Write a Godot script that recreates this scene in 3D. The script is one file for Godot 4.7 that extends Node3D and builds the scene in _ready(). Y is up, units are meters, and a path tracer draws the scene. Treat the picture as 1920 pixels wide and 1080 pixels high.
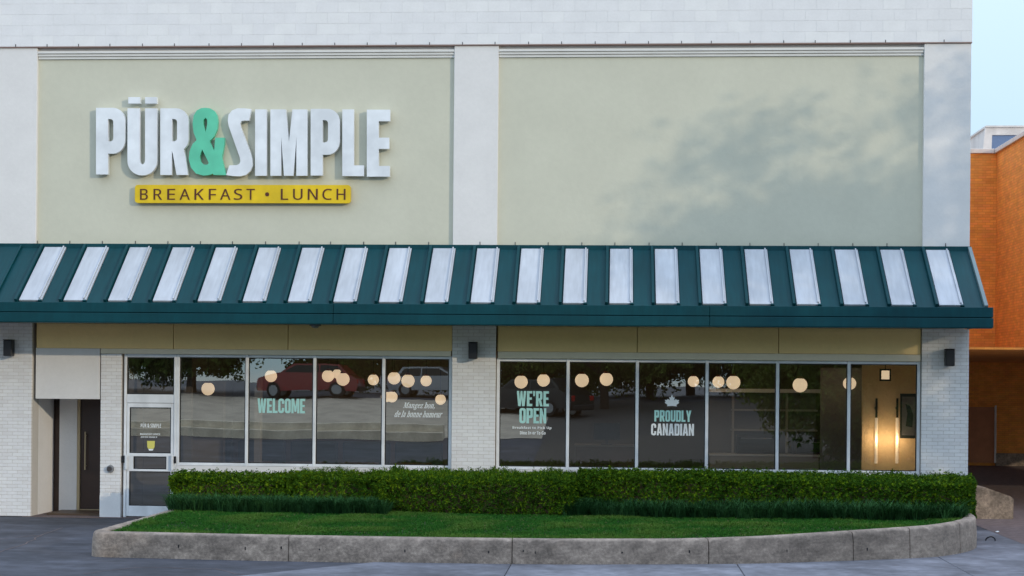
extends Node3D

# ---------------------------------------------------------------- camera numbers (photo pixels, 1920 x 1080)
const F := 3000.0
const CX := 1155.0
const CY := 715.0
const EYE := Vector3(0, 2.66, 30)
var cam_basis: Basis
var taken := {}
var boxes := {}
var rng := RandomNumberGenerator.new()
var M := {}
var SUN := Vector3(1.2, 0.38, 1.0)

func ray(px: float, py: float) -> Vector3:
	return cam_basis * Vector3((px - 960.0) / F, (CY - py) / F, -1.0)
func P(px: float, py: float, z := 0.0) -> Vector3:      # photo pixel -> point on the upright plane z
	var r := ray(px, py)
	return EYE + r * ((z - EYE.z) / r.z)
func G(px: float, py: float, y := 0.0) -> Vector3:      # photo pixel -> point on the level plane y
	var r := ray(px, py)
	return EYE + r * ((y - EYE.y) / r.y)
func X(px: float, z := 0.0, py := 640.0) -> float:
	return P(px, py, z).x
func Yh(py: float, z := 0.0, px := 960.0) -> float:
	return P(px, py, z).y

# ---------------------------------------------------------------- things and parts
func numbered(called: String) -> String:
	if not taken.has(called):
		taken[called] = 0
		return called
	taken[called] += 1
	return "%s_%03d" % [called, taken[called]]
func tag(o: Node, label: String, category: String, group := ""):
	o.set_meta("label", label)
	o.set_meta("category", category)
	if group != "":
		o.set_meta("group", group)
func thing(called: String, label: String, category: String, at := Vector3.ZERO, group := "", turn := 0.0) -> Node3D:
	var o := Node3D.new()
	o.name = numbered(called)
	add_child(o)
	o.position = at
	o.rotation.y = turn
	tag(o, label, category, group)
	return o
func mi(mesh: Mesh, m: Material) -> MeshInstance3D:
	var o := MeshInstance3D.new()
	o.mesh = mesh
	o.material_override = m
	return o
func part(parent: Node, called: String, mesh: Mesh, m: Material, at := Vector3.ZERO, b := Basis.IDENTITY) -> MeshInstance3D:
	var o := mi(mesh, m)
	o.name = called
	o.transform = Transform3D(b, at)
	parent.add_child(o, true)
	return o
func sub(parent: Node, called: String) -> Node3D:
	var o := Node3D.new()
	o.name = called
	parent.add_child(o, true)
	return o
func structure(called: String, mesh: Mesh, m: Material, at := Vector3.ZERO) -> MeshInstance3D:
	var o := mi(mesh, m)
	o.name = numbered(called)
	o.position = at
	add_child(o)
	o.set_meta("kind", "structure")
	return o
# box between two corners, as a part
func bar(parent: Node, called: String, m: Material, a: Vector3, b: Vector3, bev := 0.0) -> MeshInstance3D:
	var lo := Vector3(minf(a.x, b.x), minf(a.y, b.y), minf(a.z, b.z))
	var hi := Vector3(maxf(a.x, b.x), maxf(a.y, b.y), maxf(a.z, b.z))
	return part(parent, called, box(hi - lo, bev), m, (lo + hi) / 2.0)

func st_new() -> SurfaceTool:
	var st := SurfaceTool.new()
	st.begin(Mesh.PRIMITIVE_TRIANGLES)
	st.set_smooth_group(-1)
	return st
func tri(st: SurfaceTool, a: Vector3, b: Vector3, c: Vector3):   # counter-clockwise seen from outside -> Godot clockwise
	st.add_vertex(a); st.add_vertex(c); st.add_vertex(b)
func quad(st: SurfaceTool, a: Vector3, b: Vector3, c: Vector3, d: Vector3):
	tri(st, a, b, c); tri(st, a, c, d)
func done(st: SurfaceTool) -> ArrayMesh:
	st.generate_normals()
	return st.commit()
func box(s: Vector3, bev := 0.0) -> Mesh:
	var key := "%.4f %.4f %.4f %.4f" % [s.x, s.y, s.z, bev]
	if boxes.has(key):
		return boxes[key]
	var mesh: Mesh
	if bev <= 0.0:
		var bm := BoxMesh.new()
		bm.size = s
		mesh = bm
	else:
		var st := st_new()
		var h := s / 2.0
		bev = minf(bev, minf(h.x, minf(h.y, h.z)) * 0.9)
		var e := h - Vector3(bev, bev, bev)
		for ax in 3:
			for sg in [-1.0, 1.0]:
				var u := (ax + 1) % 3
				var v := (ax + 2) % 3
				var c := []
				for k in [[-1, -1], [1, -1], [1, 1], [-1, 1]]:
					var p := Vector3.ZERO
					p[ax] = sg * h[ax]; p[u] = k[0] * e[u]; p[v] = k[1] * e[v]
					c.append(p)
				if sg > 0: quad(st, c[0], c[1], c[2], c[3])
				else: quad(st, c[3], c[2], c[1], c[0])
		for ax in 3:                                # edges
			var u := (ax + 1) % 3
			var v := (ax + 2) % 3
			for su in [-1.0, 1.0]:
				for sv in [-1.0, 1.0]:
					var a := Vector3.ZERO; var b := Vector3.ZERO; var c := Vector3.ZERO; var d := Vector3.ZERO
					a[ax] = -e[ax]; b[ax] = e[ax]; c[ax] = e[ax]; d[ax] = -e[ax]
					for p in [0]:
						a[u] = su * h[u]; a[v] = sv * e[v]
						b[u] = su * h[u]; b[v] = sv * e[v]
						c[u] = su * e[u]; c[v] = sv * h[v]
						d[u] = su * e[u]; d[v] = sv * h[v]
					if su * sv > 0: quad(st, d, c, b, a)
					else: quad(st, a, b, c, d)
		for sx in [-1.0, 1.0]:
			for sy in [-1.0, 1.0]:
				for sz in [-1.0, 1.0]:
					var a := Vector3(sx * h.x, sy * e.y, sz * e.z)
					var b := Vector3(sx * e.x, sy * h.y, sz * e.z)
					var c := Vector3(sx * e.x, sy * e.y, sz * h.z)
					if sx * sy * sz > 0: tri(st, a, b, c)
					else: tri(st, a, c, b)
		mesh = done(st)
	boxes[key] = mesh
	return mesh
func cyl(r0: float, r1: float, h: float, n := 12) -> CylinderMesh:
	var c := CylinderMesh.new()
	c.bottom_radius = r0; c.top_radius = r1; c.height = h; c.radial_segments = n; c.rings = 1
	return c
func ball(r: float, n := 20) -> SphereMesh:
	var c := SphereMesh.new()
	c.radius = r; c.height = 2.0 * r; c.radial_segments = n; c.rings = n / 2
	return c
# flat outline (x, y) pushed out along z; holes are cut with a keyhole
func plate(outer: PackedVector2Array, holes: Array, depth: float, bev := 0.0) -> ArrayMesh:
	var st := st_new()
	if Geometry2D.is_polygon_clockwise(outer): outer.reverse()
	var joined := outer.duplicate()
	for h0 in holes:
		var h: PackedVector2Array = h0.duplicate()
		if not Geometry2D.is_polygon_clockwise(h): h.reverse()
		var best := INF; var bi := 0; var bj := 0
		for i in joined.size():
			for j in h.size():
				var d: float = joined[i].distance_squared_to(h[j])
				if d < best:
					best = d; bi = i; bj = j
		var n := PackedVector2Array()
		for i in bi + 1: n.append(joined[i])
		for j in h.size() + 1: n.append(h[(bj + j) % h.size()])
		for i in range(bi, joined.size()): n.append(joined[i])
		joined = n
	var idx := Geometry2D.triangulate_polygon(joined)
	for k in range(0, idx.size(), 3):
		var a := joined[idx[k]]; var b := joined[idx[k + 1]]; var c := joined[idx[k + 2]]
		if (b - a).cross(c - a) < 0:
			var t := b; b = c; c = t
		tri(st, Vector3(a.x, a.y, depth), Vector3(b.x, b.y, depth), Vector3(c.x, c.y, depth))
		tri(st, Vector3(a.x, a.y, 0), Vector3(c.x, c.y, 0), Vector3(b.x, b.y, 0))
	var rims := [outer]
	for h0 in holes:
		var h: PackedVector2Array = h0.duplicate()
		if not Geometry2D.is_polygon_clockwise(h): h.reverse()
		rims.append(h)
	for r in rims:
		for i in r.size():
			var a: Vector2 = r[i]; var b: Vector2 = r[(i + 1) % r.size()]
			quad(st, Vector3(a.x, a.y, 0), Vector3(b.x, b.y, 0), Vector3(b.x, b.y, depth), Vector3(a.x, a.y, depth))
	return done(st)
# smooth tube through points
func tube(st: SurfaceTool, pts: Array, rad: Array, n := 7):
	var rings := []
	for i in pts.size():
		var d: Vector3 = (pts[mini(i + 1, pts.size() - 1)] - pts[maxi(i - 1, 0)]).normalized()
		var u := d.cross(Vector3(0.31, 0.2, 0.93)).normalized()
		var v := d.cross(u)
		var ring := []
		for k in n:
			var a := TAU * k / n
			ring.append(pts[i] + (u * cos(a) + v * sin(a)) * rad[i])
		rings.append(ring)
	for i in pts.size() - 1:
		for k in n:
			quad(st, rings[i][k], rings[i][(k + 1) % n], rings[i + 1][(k + 1) % n], rings[i + 1][k])

# ---------------------------------------------------------------- materials
func picture(seed_: int, layers: Array, lo: float, hi: float, size := 512) -> ImageTexture:
	# layers: [frequency, amount, kind] ; grey picture between lo and hi
	var img := Image.create(size, size, true, Image.FORMAT_RGB8)
	var vals := PackedFloat32Array()
	vals.resize(size * size)
	var total := 0.0
	for k in layers.size():
		var n := FastNoiseLite.new()
		n.seed = seed_ + k * 17
		n.frequency = layers[k][0]
		n.noise_type = FastNoiseLite.TYPE_SIMPLEX_SMOOTH if layers[k].size() < 3 else FastNoiseLite.TYPE_CELLULAR
		n.fractal_octaves = 3
		var g := n.get_seamless_image(size, size)
		g.convert(Image.FORMAT_L8)
		var data := g.get_data()
		for i in vals.size():
			vals[i] += data[i] / 255.0 * layers[k][1]
		total += layers[k][1]
	var out := PackedByteArray()
	out.resize(size * size * 3)
	for i in vals.size():
		var v := clampf((vals[i] / total - 0.5) * 1.7 + 0.5, 0.0, 1.0)
		var b := int(255.0 * lerpf(lo, hi, v))
		out[3 * i] = b; out[3 * i + 1] = b; out[3 * i + 2] = b
	img = Image.create_from_data(size, size, false, Image.FORMAT_RGB8, out)
	return ImageTexture.create_from_image(img)
func mat(r: int, g: int, b: int, rough := 0.8, tex: Texture2D = null, scale := 1.0, bump: Texture2D = null, bump_cm := 0.0) -> StandardMaterial3D:
	var m := StandardMaterial3D.new()
	m.albedo_color = Color8(r, g, b)
	m.roughness = rough
	if tex or bump:
		m.uv1_triplanar = true
		m.uv1_world_triplanar = true
		m.uv1_scale = Vector3(scale, scale, scale)
	if tex: m.albedo_texture = tex
	if bump:
		m.heightmap_enabled = true
		m.heightmap_texture = bump
		m.heightmap_scale = bump_cm
	return m
func materials():
	var t_paint := picture(3, [[0.006, 1.0], [0.05, 0.7], [0.2, 0.4]], 0.965, 1.0)
	var t_fine := picture(9, [[0.09, 1.0], [0.02, 0.6]], 0.0, 1.0)
	var t_conc := picture(21, [[0.008, 1.0], [0.04, 0.9], [0.16, 0.9]], 0.6, 1.0)
	var t_conc2 := picture(33, [[0.005, 1.0], [0.03, 0.5], [0.2, 0.35]], 0.8, 1.0)
	var t_asph := picture(45, [[0.01, 0.6], [0.25, 1.0]], 0.7, 1.0)
	var t_pave := picture(71, [[0.004, 1.0], [0.015, 0.7], [0.3, 0.7]], 0.72, 1.0, 1024)
	var t_metal := picture(57, [[0.004, 1.0], [0.02, 0.4]], 0.9, 1.0)
	var t_brick := brick_picture()
	M.white = mat(229, 226, 222, 0.7, t_paint, 0.35, t_fine, 0.07)
	M.white_brick = mat(233, 232, 231, 0.7, t_paint, 0.6, t_fine, 0.12)
	M.white_brick2 = mat(229, 227, 225, 0.72, t_paint, 0.6, t_fine, 0.25)
	M.white_brick3 = mat(236, 235, 233, 0.68, t_paint, 0.6, t_fine, 0.12)
	M.mortar = mat(206, 202, 196, 0.9, t_paint, 0.8)
	M.sage = mat(207, 205, 185, 0.75, t_paint, 0.22, t_fine, 0.08)
	M.trim = mat(226, 224, 218, 0.6, t_paint, 0.4)
	M.cream = mat(255, 224, 158, 0.7, t_paint, 0.3, t_fine, 0.12)
	M.cream_trim = mat(240, 228, 202, 0.6, t_paint, 0.4)
	M.rust = mat(164, 138, 128, 0.8)
	M.dark_clip = mat(70, 66, 66, 0.6)
	M.awning_green = mat(6, 70, 78, 0.5, t_metal, 0.3)
	M.awning_green.metallic_specular = 0.32
	M.awning_white = mat(202, 208, 216, 0.38, t_metal, 0.35)
	M.awning_rake = mat(112, 134, 138, 0.4, t_metal, 0.35)
	M.soffit = mat(240, 222, 186, 0.8, t_paint, 0.4)
	M.frame = mat(243, 246, 249, 0.5, t_metal, 0.5)
	M.gasket = mat(22, 22, 24, 0.6)
	M.black = mat(28, 28, 32, 0.45)
	M.steel = mat(150, 152, 156, 0.35)
	M.steel.metallic = 0.7
	M.letter_face = mat(240, 244, 247, 0.22, t_metal, 0.4)
	M.letter_mint = mat(104, 214, 174, 0.3, t_metal, 0.4)
	M.sign_yellow = mat(240, 202, 10, 0.35, t_metal, 0.5)
	M.sign_brown = mat(84, 34, 14, 0.6)
	M.print_white = mat(238, 242, 242, 0.6)
	M.print_mint = mat(176, 226, 218, 0.6)
	M.print_yellow = mat(222, 214, 110, 0.6)
	M.orange = mat(252, 168, 78, 0.85, t_brick, 0.25)
	M.orange_door = mat(186, 120, 78, 0.6, t_metal, 0.5)
	M.coping = mat(214, 206, 200, 0.5, t_metal, 0.5)
	M.sky_glass = mat(120, 132, 160, 0.1)
	M.sky_glass.metallic = 0.6
	M.kerb = mat(222, 202, 184, 0.9, t_conc, 0.8, t_conc, 1.6)
	M.block = mat(200, 178, 156, 0.9, t_conc, 0.6, t_conc, 0.8)
	M.slab = mat(150, 152, 162, 0.9, t_conc2, 0.3, t_fine, 0.2)
	M.slab2 = mat(144, 146, 156, 0.9, t_conc2, 0.34, t_fine, 0.2)
	M.asphalt = mat(94, 96, 106, 0.92, t_pave, 0.16, t_fine, 0.3)
	M.asphalt_brown = mat(124, 108, 106, 0.92, t_asph, 0.8, t_fine, 0.5)
	M.pale_road = mat(196, 184, 166, 0.9, t_conc2, 0.3)
	M.pale_kerb = mat(232, 220, 198, 0.9, t_conc2, 0.5)
	M.dark_road = mat(74, 70, 66, 0.92, t_asph, 0.8)
	M.soil = mat(58, 48, 34, 0.95, t_conc, 1.2)
	M.lawn_base = mat(44, 66, 26, 0.95, t_conc, 1.5)
	M.twigs = mat(98, 82, 58, 0.95)
	M.bark = mat(84, 70, 58, 0.95, t_conc, 2.0, t_conc, 3.0)
	M.leaf = leaf_mat()
	M.blade = leaf_mat()
	M.tree_leaf = leaf_mat()
	M.tree_leaf.backlight = Color(0.7, 0.8, 0.3)
	M.wall_in = mat(122, 112, 98, 0.9, t_paint, 0.4)
	M.wall_taupe = mat(112, 103, 93, 0.9, t_paint, 0.4)
	M.wall_tan = mat(236, 208, 160, 0.8, t_paint, 0.4)
	M.wall_grey = mat(120, 118, 116, 0.8, t_paint, 0.4)
	M.ceiling_in = mat(136, 130, 122, 0.9)
	M.floor_in = mat(82, 64, 48, 0.5, t_metal, 0.6)
	M.wood = mat(96, 66, 44, 0.55, t_metal, 1.2)
	M.booth = mat(60, 74, 72, 0.6)
	M.brown_door = mat(66, 46, 36, 0.45, t_metal, 0.6)
	M.jamb = mat(178, 160, 126, 0.6, t_paint, 0.4)
	M.kitchen = mat(176, 174, 168, 0.5, t_paint, 0.4)
	M.globe = mat(255, 240, 214, 0.4)
	M.globe.emission_enabled = true
	M.globe.emission = Color8(255, 226, 186)
	M.globe.emission_energy_multiplier = 1.15
	M.tube = mat(250, 236, 206, 0.4)
	M.tube.emission_enabled = true
	M.tube.emission = Color8(255, 226, 186)
	M.tube.emission_energy_multiplier = 0.5
	M.brass = mat(150, 92, 62, 0.35)
	M.brass.metallic = 0.7
	# coated shop glass: about a third of the light is mirrored, the rest passes
	M.glass = mat(236, 238, 232, 0.0)
	M.glass.transparency = BaseMaterial3D.TRANSPARENCY_ALPHA
	M.glass.albedo_color.a = 0.36
	M.glass.metallic = 1.0
	var plain := Image.create(4, 4, false, Image.FORMAT_RGB8)
	plain.fill(Color.WHITE)
	M.glass.albedo_texture = ImageTexture.create_from_image(plain)
	M.car_red = car_paint(120, 14, 20)
	M.car_black = car_paint(16, 17, 20)
	M.car_silver = car_paint(150, 154, 160)
	M.car_glass = mat(24, 28, 32, 0.05)
	M.tyre = mat(24, 24, 24, 0.9)
	M.lamp_clear = mat(226, 226, 220, 0.1)
	M.lamp_red = mat(150, 16, 16, 0.2)
	var t_stain := picture(91, [[0.006, 1.0], [0.02, 0.8], [0.07, 0.6]], 0.66, 1.0)
	var t_spots := picture(93, [[0.03, 1.0], [0.01, 0.8]], 0.9, 1.0)
	stain(M.kerb, t_stain, Vector3(0.21, 0.5, 0.21))
	stain(M.block, t_stain, Vector3(0.4, 0.4, 0.4))
	stain(M.slab, t_stain, Vector3(0.12, 0.12, 0.12))
	stain(M.slab2, t_stain, Vector3(0.1, 0.1, 0.1))
	stain(M.asphalt, t_stain, Vector3(0.09, 0.09, 0.22))
	stain(M.awning_green, t_spots, Vector3(0.9, 0.12, 0.12))
	stain(M.awning_white, t_spots, Vector3(0.8, 0.15, 0.15))
	stain(M.orange, t_spots, Vector3(0.15, 0.25, 0.15))
	M.far_wall = mat(120, 82, 66, 0.9, t_paint, 0.3)
	M.far_roof = mat(58, 54, 54, 0.9)
func stain(m: StandardMaterial3D, tex: Texture2D, scale: Vector3):      # dirt and weathering over the base colour
	m.detail_enabled = true
	m.detail_blend_mode = BaseMaterial3D.BLEND_MODE_MUL
	m.detail_albedo = tex
	m.detail_uv_layer = BaseMaterial3D.DETAIL_UV_2
	m.uv2_triplanar = true
	m.uv2_world_triplanar = true
	m.uv2_scale = scale
func car_paint(r: int, g: int, b: int) -> StandardMaterial3D:
	var m := mat(r, g, b, 0.3)
	m.clearcoat_enabled = true
	m.clearcoat = 1.0
	m.clearcoat_roughness = 0.05
	return m
func leaf_mat() -> StandardMaterial3D:
	var m := StandardMaterial3D.new()
	m.albedo_color = Color.WHITE
	m.vertex_color_use_as_albedo = true
	m.roughness = 0.7
	m.metallic_specular = 0.2
	m.backlight_enabled = true
	m.backlight = Color(0.35, 0.4, 0.15)
	return m
# orange brickwork seen from forty metres: colour of single bricks and the joints between them
func brick_picture() -> ImageTexture:
	var r := RandomNumberGenerator.new()
	r.seed = 8
	var img := Image.create(1024, 1024, true, Image.FORMAT_RGB8)
	img.fill(Color(0.84, 0.8, 0.76))
	var rows := 60
	var ch := 1024.0 / rows
	for j in rows:
		var x := -30.0 * (j % 2)
		while x < 1024.0:
			var v := r.randf_range(0.92, 1.0)
			var c := Color(v, v * r.randf_range(0.94, 1.0), v * r.randf_range(0.88, 1.0))
			img.fill_rect(Rect2i(int(x) + 1, int(j * ch) + 1, 49, int(ch) - 2), c)
			x += 51.2
	return ImageTexture.create_from_image(img)

# ---------------------------------------------------------------- lettering
func contour(pts: Array, o: Vector2, s: float) -> PackedVector2Array:   # photo-like outline (y down) -> metres
	var r := PackedVector2Array()
	for p in pts:
		r.append(Vector2((p[0] - o.x) * s, (o.y - p[1]) * s))
	return r
func round_pts(c: Vector2, rx: float, ry: float, a0: float, a1: float, n := 8) -> Array:
	var r := []
	for i in n + 1:
		var a := deg_to_rad(lerpf(a0, a1, float(i) / n))
		r.append([c.x + cos(a) * rx, c.y - sin(a) * ry])
	return r
func text_mesh(s: String, height: float, width: float, bold := true, serif := false, slant := 0.0, depth := 0.003) -> ArrayMesh:
	var t := TextMesh.new()
	var f := SystemFont.new()
	f.font_names = PackedStringArray(["Droid Serif" if serif else "Droid Sans"])
	f.font_weight = 700 if bold else 400
	t.font = f
	t.text = s
	t.font_size = 64
	t.pixel_size = 0.01
	t.depth = 0.05
	t.curve_step = 1.0
	var arr := t.surface_get_arrays(0)
	var v: PackedVector3Array = arr[Mesh.ARRAY_VERTEX]
	var lo := Vector3(INF, INF, INF)
	var hi := -lo
	for p in v:
		lo = lo.min(p); hi = hi.max(p)
	var st := st_new()
	var idx: PackedInt32Array = arr[Mesh.ARRAY_INDEX] if arr[Mesh.ARRAY_INDEX] != null else PackedInt32Array(range(v.size()))
	for i in idx:
		var p := v[i]
		var q := Vector3((p.x - (lo.x + hi.x) / 2) * width / (hi.x - lo.x), (p.y - (lo.y + hi.y) / 2) * height / (hi.y - lo.y), (p.z - lo.z) / (hi.z - lo.z) * depth)
		q.x += q.y * slant
		st.add_vertex(q)
	return done(st)
# heavy condensed capitals, one unit tall: [outline, holes]
func glyph(ch: String) -> Array:
	var s := 0.17
	var w := 0.42
	var round_box := func(x0: float, y0: float, x1: float, y1: float, r: float) -> Array:
		var o := []
		for c in [[x1 - r, y1 - r, 0], [x0 + r, y1 - r, 90], [x0 + r, y0 + r, 180], [x1 - r, y0 + r, 270]]:
			for k in 6:
				var a := deg_to_rad(c[2] + 18.0 * k)
				o.append([c[0] + cos(a) * r, c[1] + sin(a) * r])
		return o
	var bowl := func(y0: float, y1: float) -> Array:
		var o := []
		for c in [[w - 0.13, y1 - 0.13, 90, 0], [w - 0.13, y0 + 0.13, 0, -90]]:
			for k in 7:
				var a := deg_to_rad(lerpf(c[2], c[3], k / 6.0))
				o.append([c[0] + cos(a) * 0.13, c[1] + sin(a) * 0.13])
		return o
	match ch:
		"E": return [[[0, 0], [0.36, 0], [0.36, 0.16], [s, 0.16], [s, 0.43], [0.33, 0.43], [0.33, 0.58], [s, 0.58], [s, 0.84], [0.36, 0.84], [0.36, 1], [0, 1]], []]
		"L": return [[[0, 0], [0.35, 0], [0.35, 0.16], [s, 0.16], [s, 1], [0, 1]], []]
		"I": return [[[0, 0], [s, 0], [s, 1], [0, 1]], []]
		"N": return [[[0, 0], [0.15, 0], [0.15, 0.56], [0.28, 0], [0.43, 0], [0.43, 1], [0.28, 1], [0.28, 0.46], [0.15, 1], [0, 1]], []]
		"M": return [[[0, 0], [0.15, 0], [0.15, 0.6], [0.22, 0.1], [0.34, 0.1], [0.41, 0.6], [0.41, 0], [0.56, 0], [0.56, 1], [0.37, 1], [0.28, 0.45], [0.19, 1], [0, 1]], []]
		"W": return [[[0.1, 0], [0.27, 0], [0.31, 0.5], [0.35, 0], [0.52, 0], [0.62, 1], [0.46, 1], [0.42, 0.42], [0.37, 1], [0.25, 1], [0.2, 0.42], [0.16, 1], [0, 1]], []]
		"A": return [[[0, 0], [0.16, 0], [0.18, 0.18], [0.27, 0.18], [0.29, 0], [0.45, 0], [0.33, 1], [0.12, 1]], [[[0.195, 0.33], [0.255, 0.33], [0.225, 0.68]]]]
		"Y": return [[[0.14, 0], [0.31, 0], [0.31, 0.38], [0.45, 1], [0.28, 1], [0.225, 0.62], [0.17, 1], [0, 1], [0.14, 0.38]], []]
		"O": return [round_box.call(0, 0, w, 1, 0.16), [round_box.call(s - 0.01, 0.16, w - s + 0.01, 0.84, 0.045)]]
		"C": return [[[w, 0.36], [w - 0.16, 0.36], [w - 0.16, 0.19], [0.21, 0.155], [0.16, 0.19], [0.16, 0.81], [0.21, 0.845], [w - 0.16, 0.81], [w - 0.16, 0.64], [w, 0.64], [w, 0.84], [w - 0.05, 0.95], [w - 0.15, 1], [0.15, 1], [0.05, 0.95], [0, 0.84], [0, 0.16], [0.05, 0.05], [0.15, 0], [w - 0.15, 0], [w - 0.05, 0.05], [w, 0.16]], []]
		"U": return [[[0, 1], [0, 0.16], [0.05, 0.05], [0.15, 0], [w - 0.15, 0], [w - 0.05, 0.05], [w, 0.16], [w, 1], [w - 0.16, 1], [w - 0.16, 0.19], [0.21, 0.155], [0.16, 0.19], [0.16, 1]], []]
		"D":
			var o := [[0, 0], [0, 1]]
			o.append_array(bowl.call(0.0, 1.0))
			return [o, [[[s, 0.16], [s, 0.84], [0.23, 0.84], [0.26, 0.8], [0.26, 0.2], [0.23, 0.16]]]]
		"P", "R":
			var o := [[0, 0], [0, 1]]
			o.append_array(bowl.call(0.34 if ch == "P" else 0.4, 1.0))
			if ch == "R": o.append_array([[0.34, 0.4], [0.44, 0], [0.27, 0], [0.19, 0.36]])
			else: o.append([s, 0.34])
			o.append_array([[s, 0.34], [s, 0]] if ch == "R" else [[s, 0]])
			return [o, [[[s, 0.52], [s, 0.84], [0.23, 0.84], [0.26, 0.8], [0.26, 0.56], [0.23, 0.52]]]]
	return [[[0.02, 0.66], [0.11, 0.66], [0.15, 1], [0, 1]], []]                # apostrophe
func capitals(parent: Node3D, s: String, x0: float, y0: float, x1: float, y1: float, m: Material):
	var a := P(x0, y0, GZ + 0.006)
	var b := P(x1, y1, GZ + 0.006)
	var gl := []
	var total := 0.0
	for ch in s:
		var g := glyph(ch)
		var w := 0.0
		for p in g[0]: w = maxf(w, p[0])
		gl.append([g, total])
		total += w + 0.045
	total -= 0.045
	var kx := (b.x - a.x) / total
	var ky := a.y - b.y
	for g in gl:
		var o := PackedVector2Array()
		for p in g[0][0]: o.append(Vector2((p[0] + g[1]) * kx, p[1] * ky))
		var holes := []
		for h in g[0][1]:
			var hh := PackedVector2Array()
			for p in h: hh.append(Vector2((p[0] + g[1]) * kx, p[1] * ky))
			holes.append(hh)
		part(parent, "letter", plate(o, holes, 0.003), m, Vector3(a.x, b.y, GZ + 0.006) - parent.position)
# lettering stuck on the glass: one part for each line
func glass_text(parent: Node3D, s: String, x0: float, y0: float, x1: float, y1: float, m: Material, bold := true, serif := false, slant := 0.0):
	var a := P(x0, y0, GZ + 0.006)
	var b := P(x1, y1, GZ + 0.006)
	part(parent, "lettering", text_mesh(s, a.y - b.y, b.x - a.x, bold, serif, slant), m, Vector3((a.x + b.x) / 2, (a.y + b.y) / 2, GZ + 0.006) - parent.position)

# ---------------------------------------------------------------- the building
const GZ := -0.06       # plane of the shop glass
func wavy_pane(w: float, h: float) -> ArrayMesh:
	var nx := 10; var ny := 14
	var wv := FastNoiseLite.new()
	wv.frequency = 0.012
	wv.fractal_octaves = 2
	var v := PackedVector3Array(); var nn := PackedVector3Array(); var ix := PackedInt32Array()
	var tx := rng.randf_range(-0.0016, 0.0016); var ty := rng.randf_range(-0.0012, 0.0012)
	var p1 := rng.randf() * TAU; var p2 := rng.randf() * TAU; var k1 := rng.randf_range(2.0, 4.0); var k2 := rng.randf_range(3.0, 6.0)
	for j in ny + 1:
		for i in nx + 1:
			var u := float(i) / nx - 0.5; var t := float(j) / ny - 0.5
			v.append(Vector3(u * w, t * h, 0))
			var dx := tx + u * 0.003 + 0.0022 * wv.get_noise_2d(u * w * 60 + p1 * 90, t * h * 40)
			var dy := ty + t * 0.002 + 0.0016 * wv.get_noise_2d(u * w * 45 - p2 * 90, t * h * 60 + 300)
			nn.append(Vector3(dx, dy, 1).normalized())
	for j in ny:
		for i in nx:
			var a := j * (nx + 1) + i
			ix.append_array(PackedInt32Array([a, a + nx + 2, a + 1, a, a + nx + 1, a + nx + 2]))
	var arr := []
	arr.resize(Mesh.ARRAY_MAX)
	arr[Mesh.ARRAY_VERTEX] = v; arr[Mesh.ARRAY_NORMAL] = nn; arr[Mesh.ARRAY_INDEX] = ix
	var am := ArrayMesh.new()
	am.add_surface_from_arrays(Mesh.PRIMITIVE_TRIANGLES, arr)
	return am
func glazing(parent: Node, x0: float, x1: float, y0: float, y1: float, z := GZ):
	var g := 0.018
	for e in [[x0, y0, x1, y0 + g], [x0, y1 - g, x1, y1], [x0, y0 + g, x0 + g, y1 - g], [x1 - g, y0 + g, x1, y1 - g]]:
		bar(parent, "gasket", M.gasket, Vector3(e[0], e[1], z - 0.02), Vector3(e[2], e[3], z + 0.014))
	part(parent, "pane", wavy_pane(x1 - x0 - 2 * g, y1 - y0 - 2 * g), M.glass, Vector3((x0 + x1) / 2, (y0 + y1) / 2, z))
func window_row(bld: Node3D, xs: Array, y0: float, y1: float):
	# xs: centres of the upright bars in metres
	for i in xs.size() - 1:
		var w := sub(bld, "window")
		glazing(w, xs[i] + 0.028, xs[i + 1] - 0.028, y0 + 0.05, y1 - 0.05)
		bar(w, "frame", M.frame, Vector3(xs[i] + 0.03, y0, GZ - 0.06), Vector3(xs[i + 1] - 0.03, y0 + 0.052, GZ + 0.03), 0.006)
		bar(w, "frame", M.frame, Vector3(xs[i] + 0.03, y1 - 0.052, GZ - 0.06), Vector3(xs[i + 1] - 0.03, y1, GZ + 0.03), 0.006)
	for i in xs.size():
		bar(bld, "mullion", M.frame, Vector3(xs[i] - 0.029, y0 - 0.002, GZ - 0.07), Vector3(xs[i] + 0.029, y1 + 0.002, GZ + 0.04), 0.006)
func brick_pillar(bld: Node3D, x0: float, x1: float, y0: float, y1: float, z: float, shown_from := 0.0):
	var pil := sub(bld, "brick_pillar")
	bar(pil, "core", M.mortar, Vector3(x0 + 0.006, y0, -0.32), Vector3(x1 - 0.006, y1, z - 0.006))
	var course := 0.0677
	var n := int(round((y1 - y0) / course))
	course = (y1 - y0) / n
	var mats := [M.white_brick, M.white_brick2, M.white_brick3, M.white_brick]
	for j in n:
		if y0 + (j + 1) * course < shown_from:
			continue
		var x := x0 - (0.1015 if j % 2 == 1 else 0.0)
		while x < x1 - 0.01:
			var a := maxf(x, x0); var b := minf(x + 0.203, x1)
			if x1 - b < 0.03: b = x1
			if b - a > 0.02:
				var w := snappedf(b - a - 0.007, 0.002)
				part(pil, "brick", box(Vector3(w, 0.0607, 0.06), 0.003), mats[rng.randi() % 4], Vector3((a + b) / 2, y0 + (j + 0.5) * course, z - 0.03 + rng.randf_range(-0.0012, 0.0012)))
			x += 0.203
	if shown_from > 0.1:
		bar(pil, "plinth", M.white_brick, Vector3(x0, y0, z - 0.2), Vector3(x1, shown_from - 0.005, z))

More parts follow.
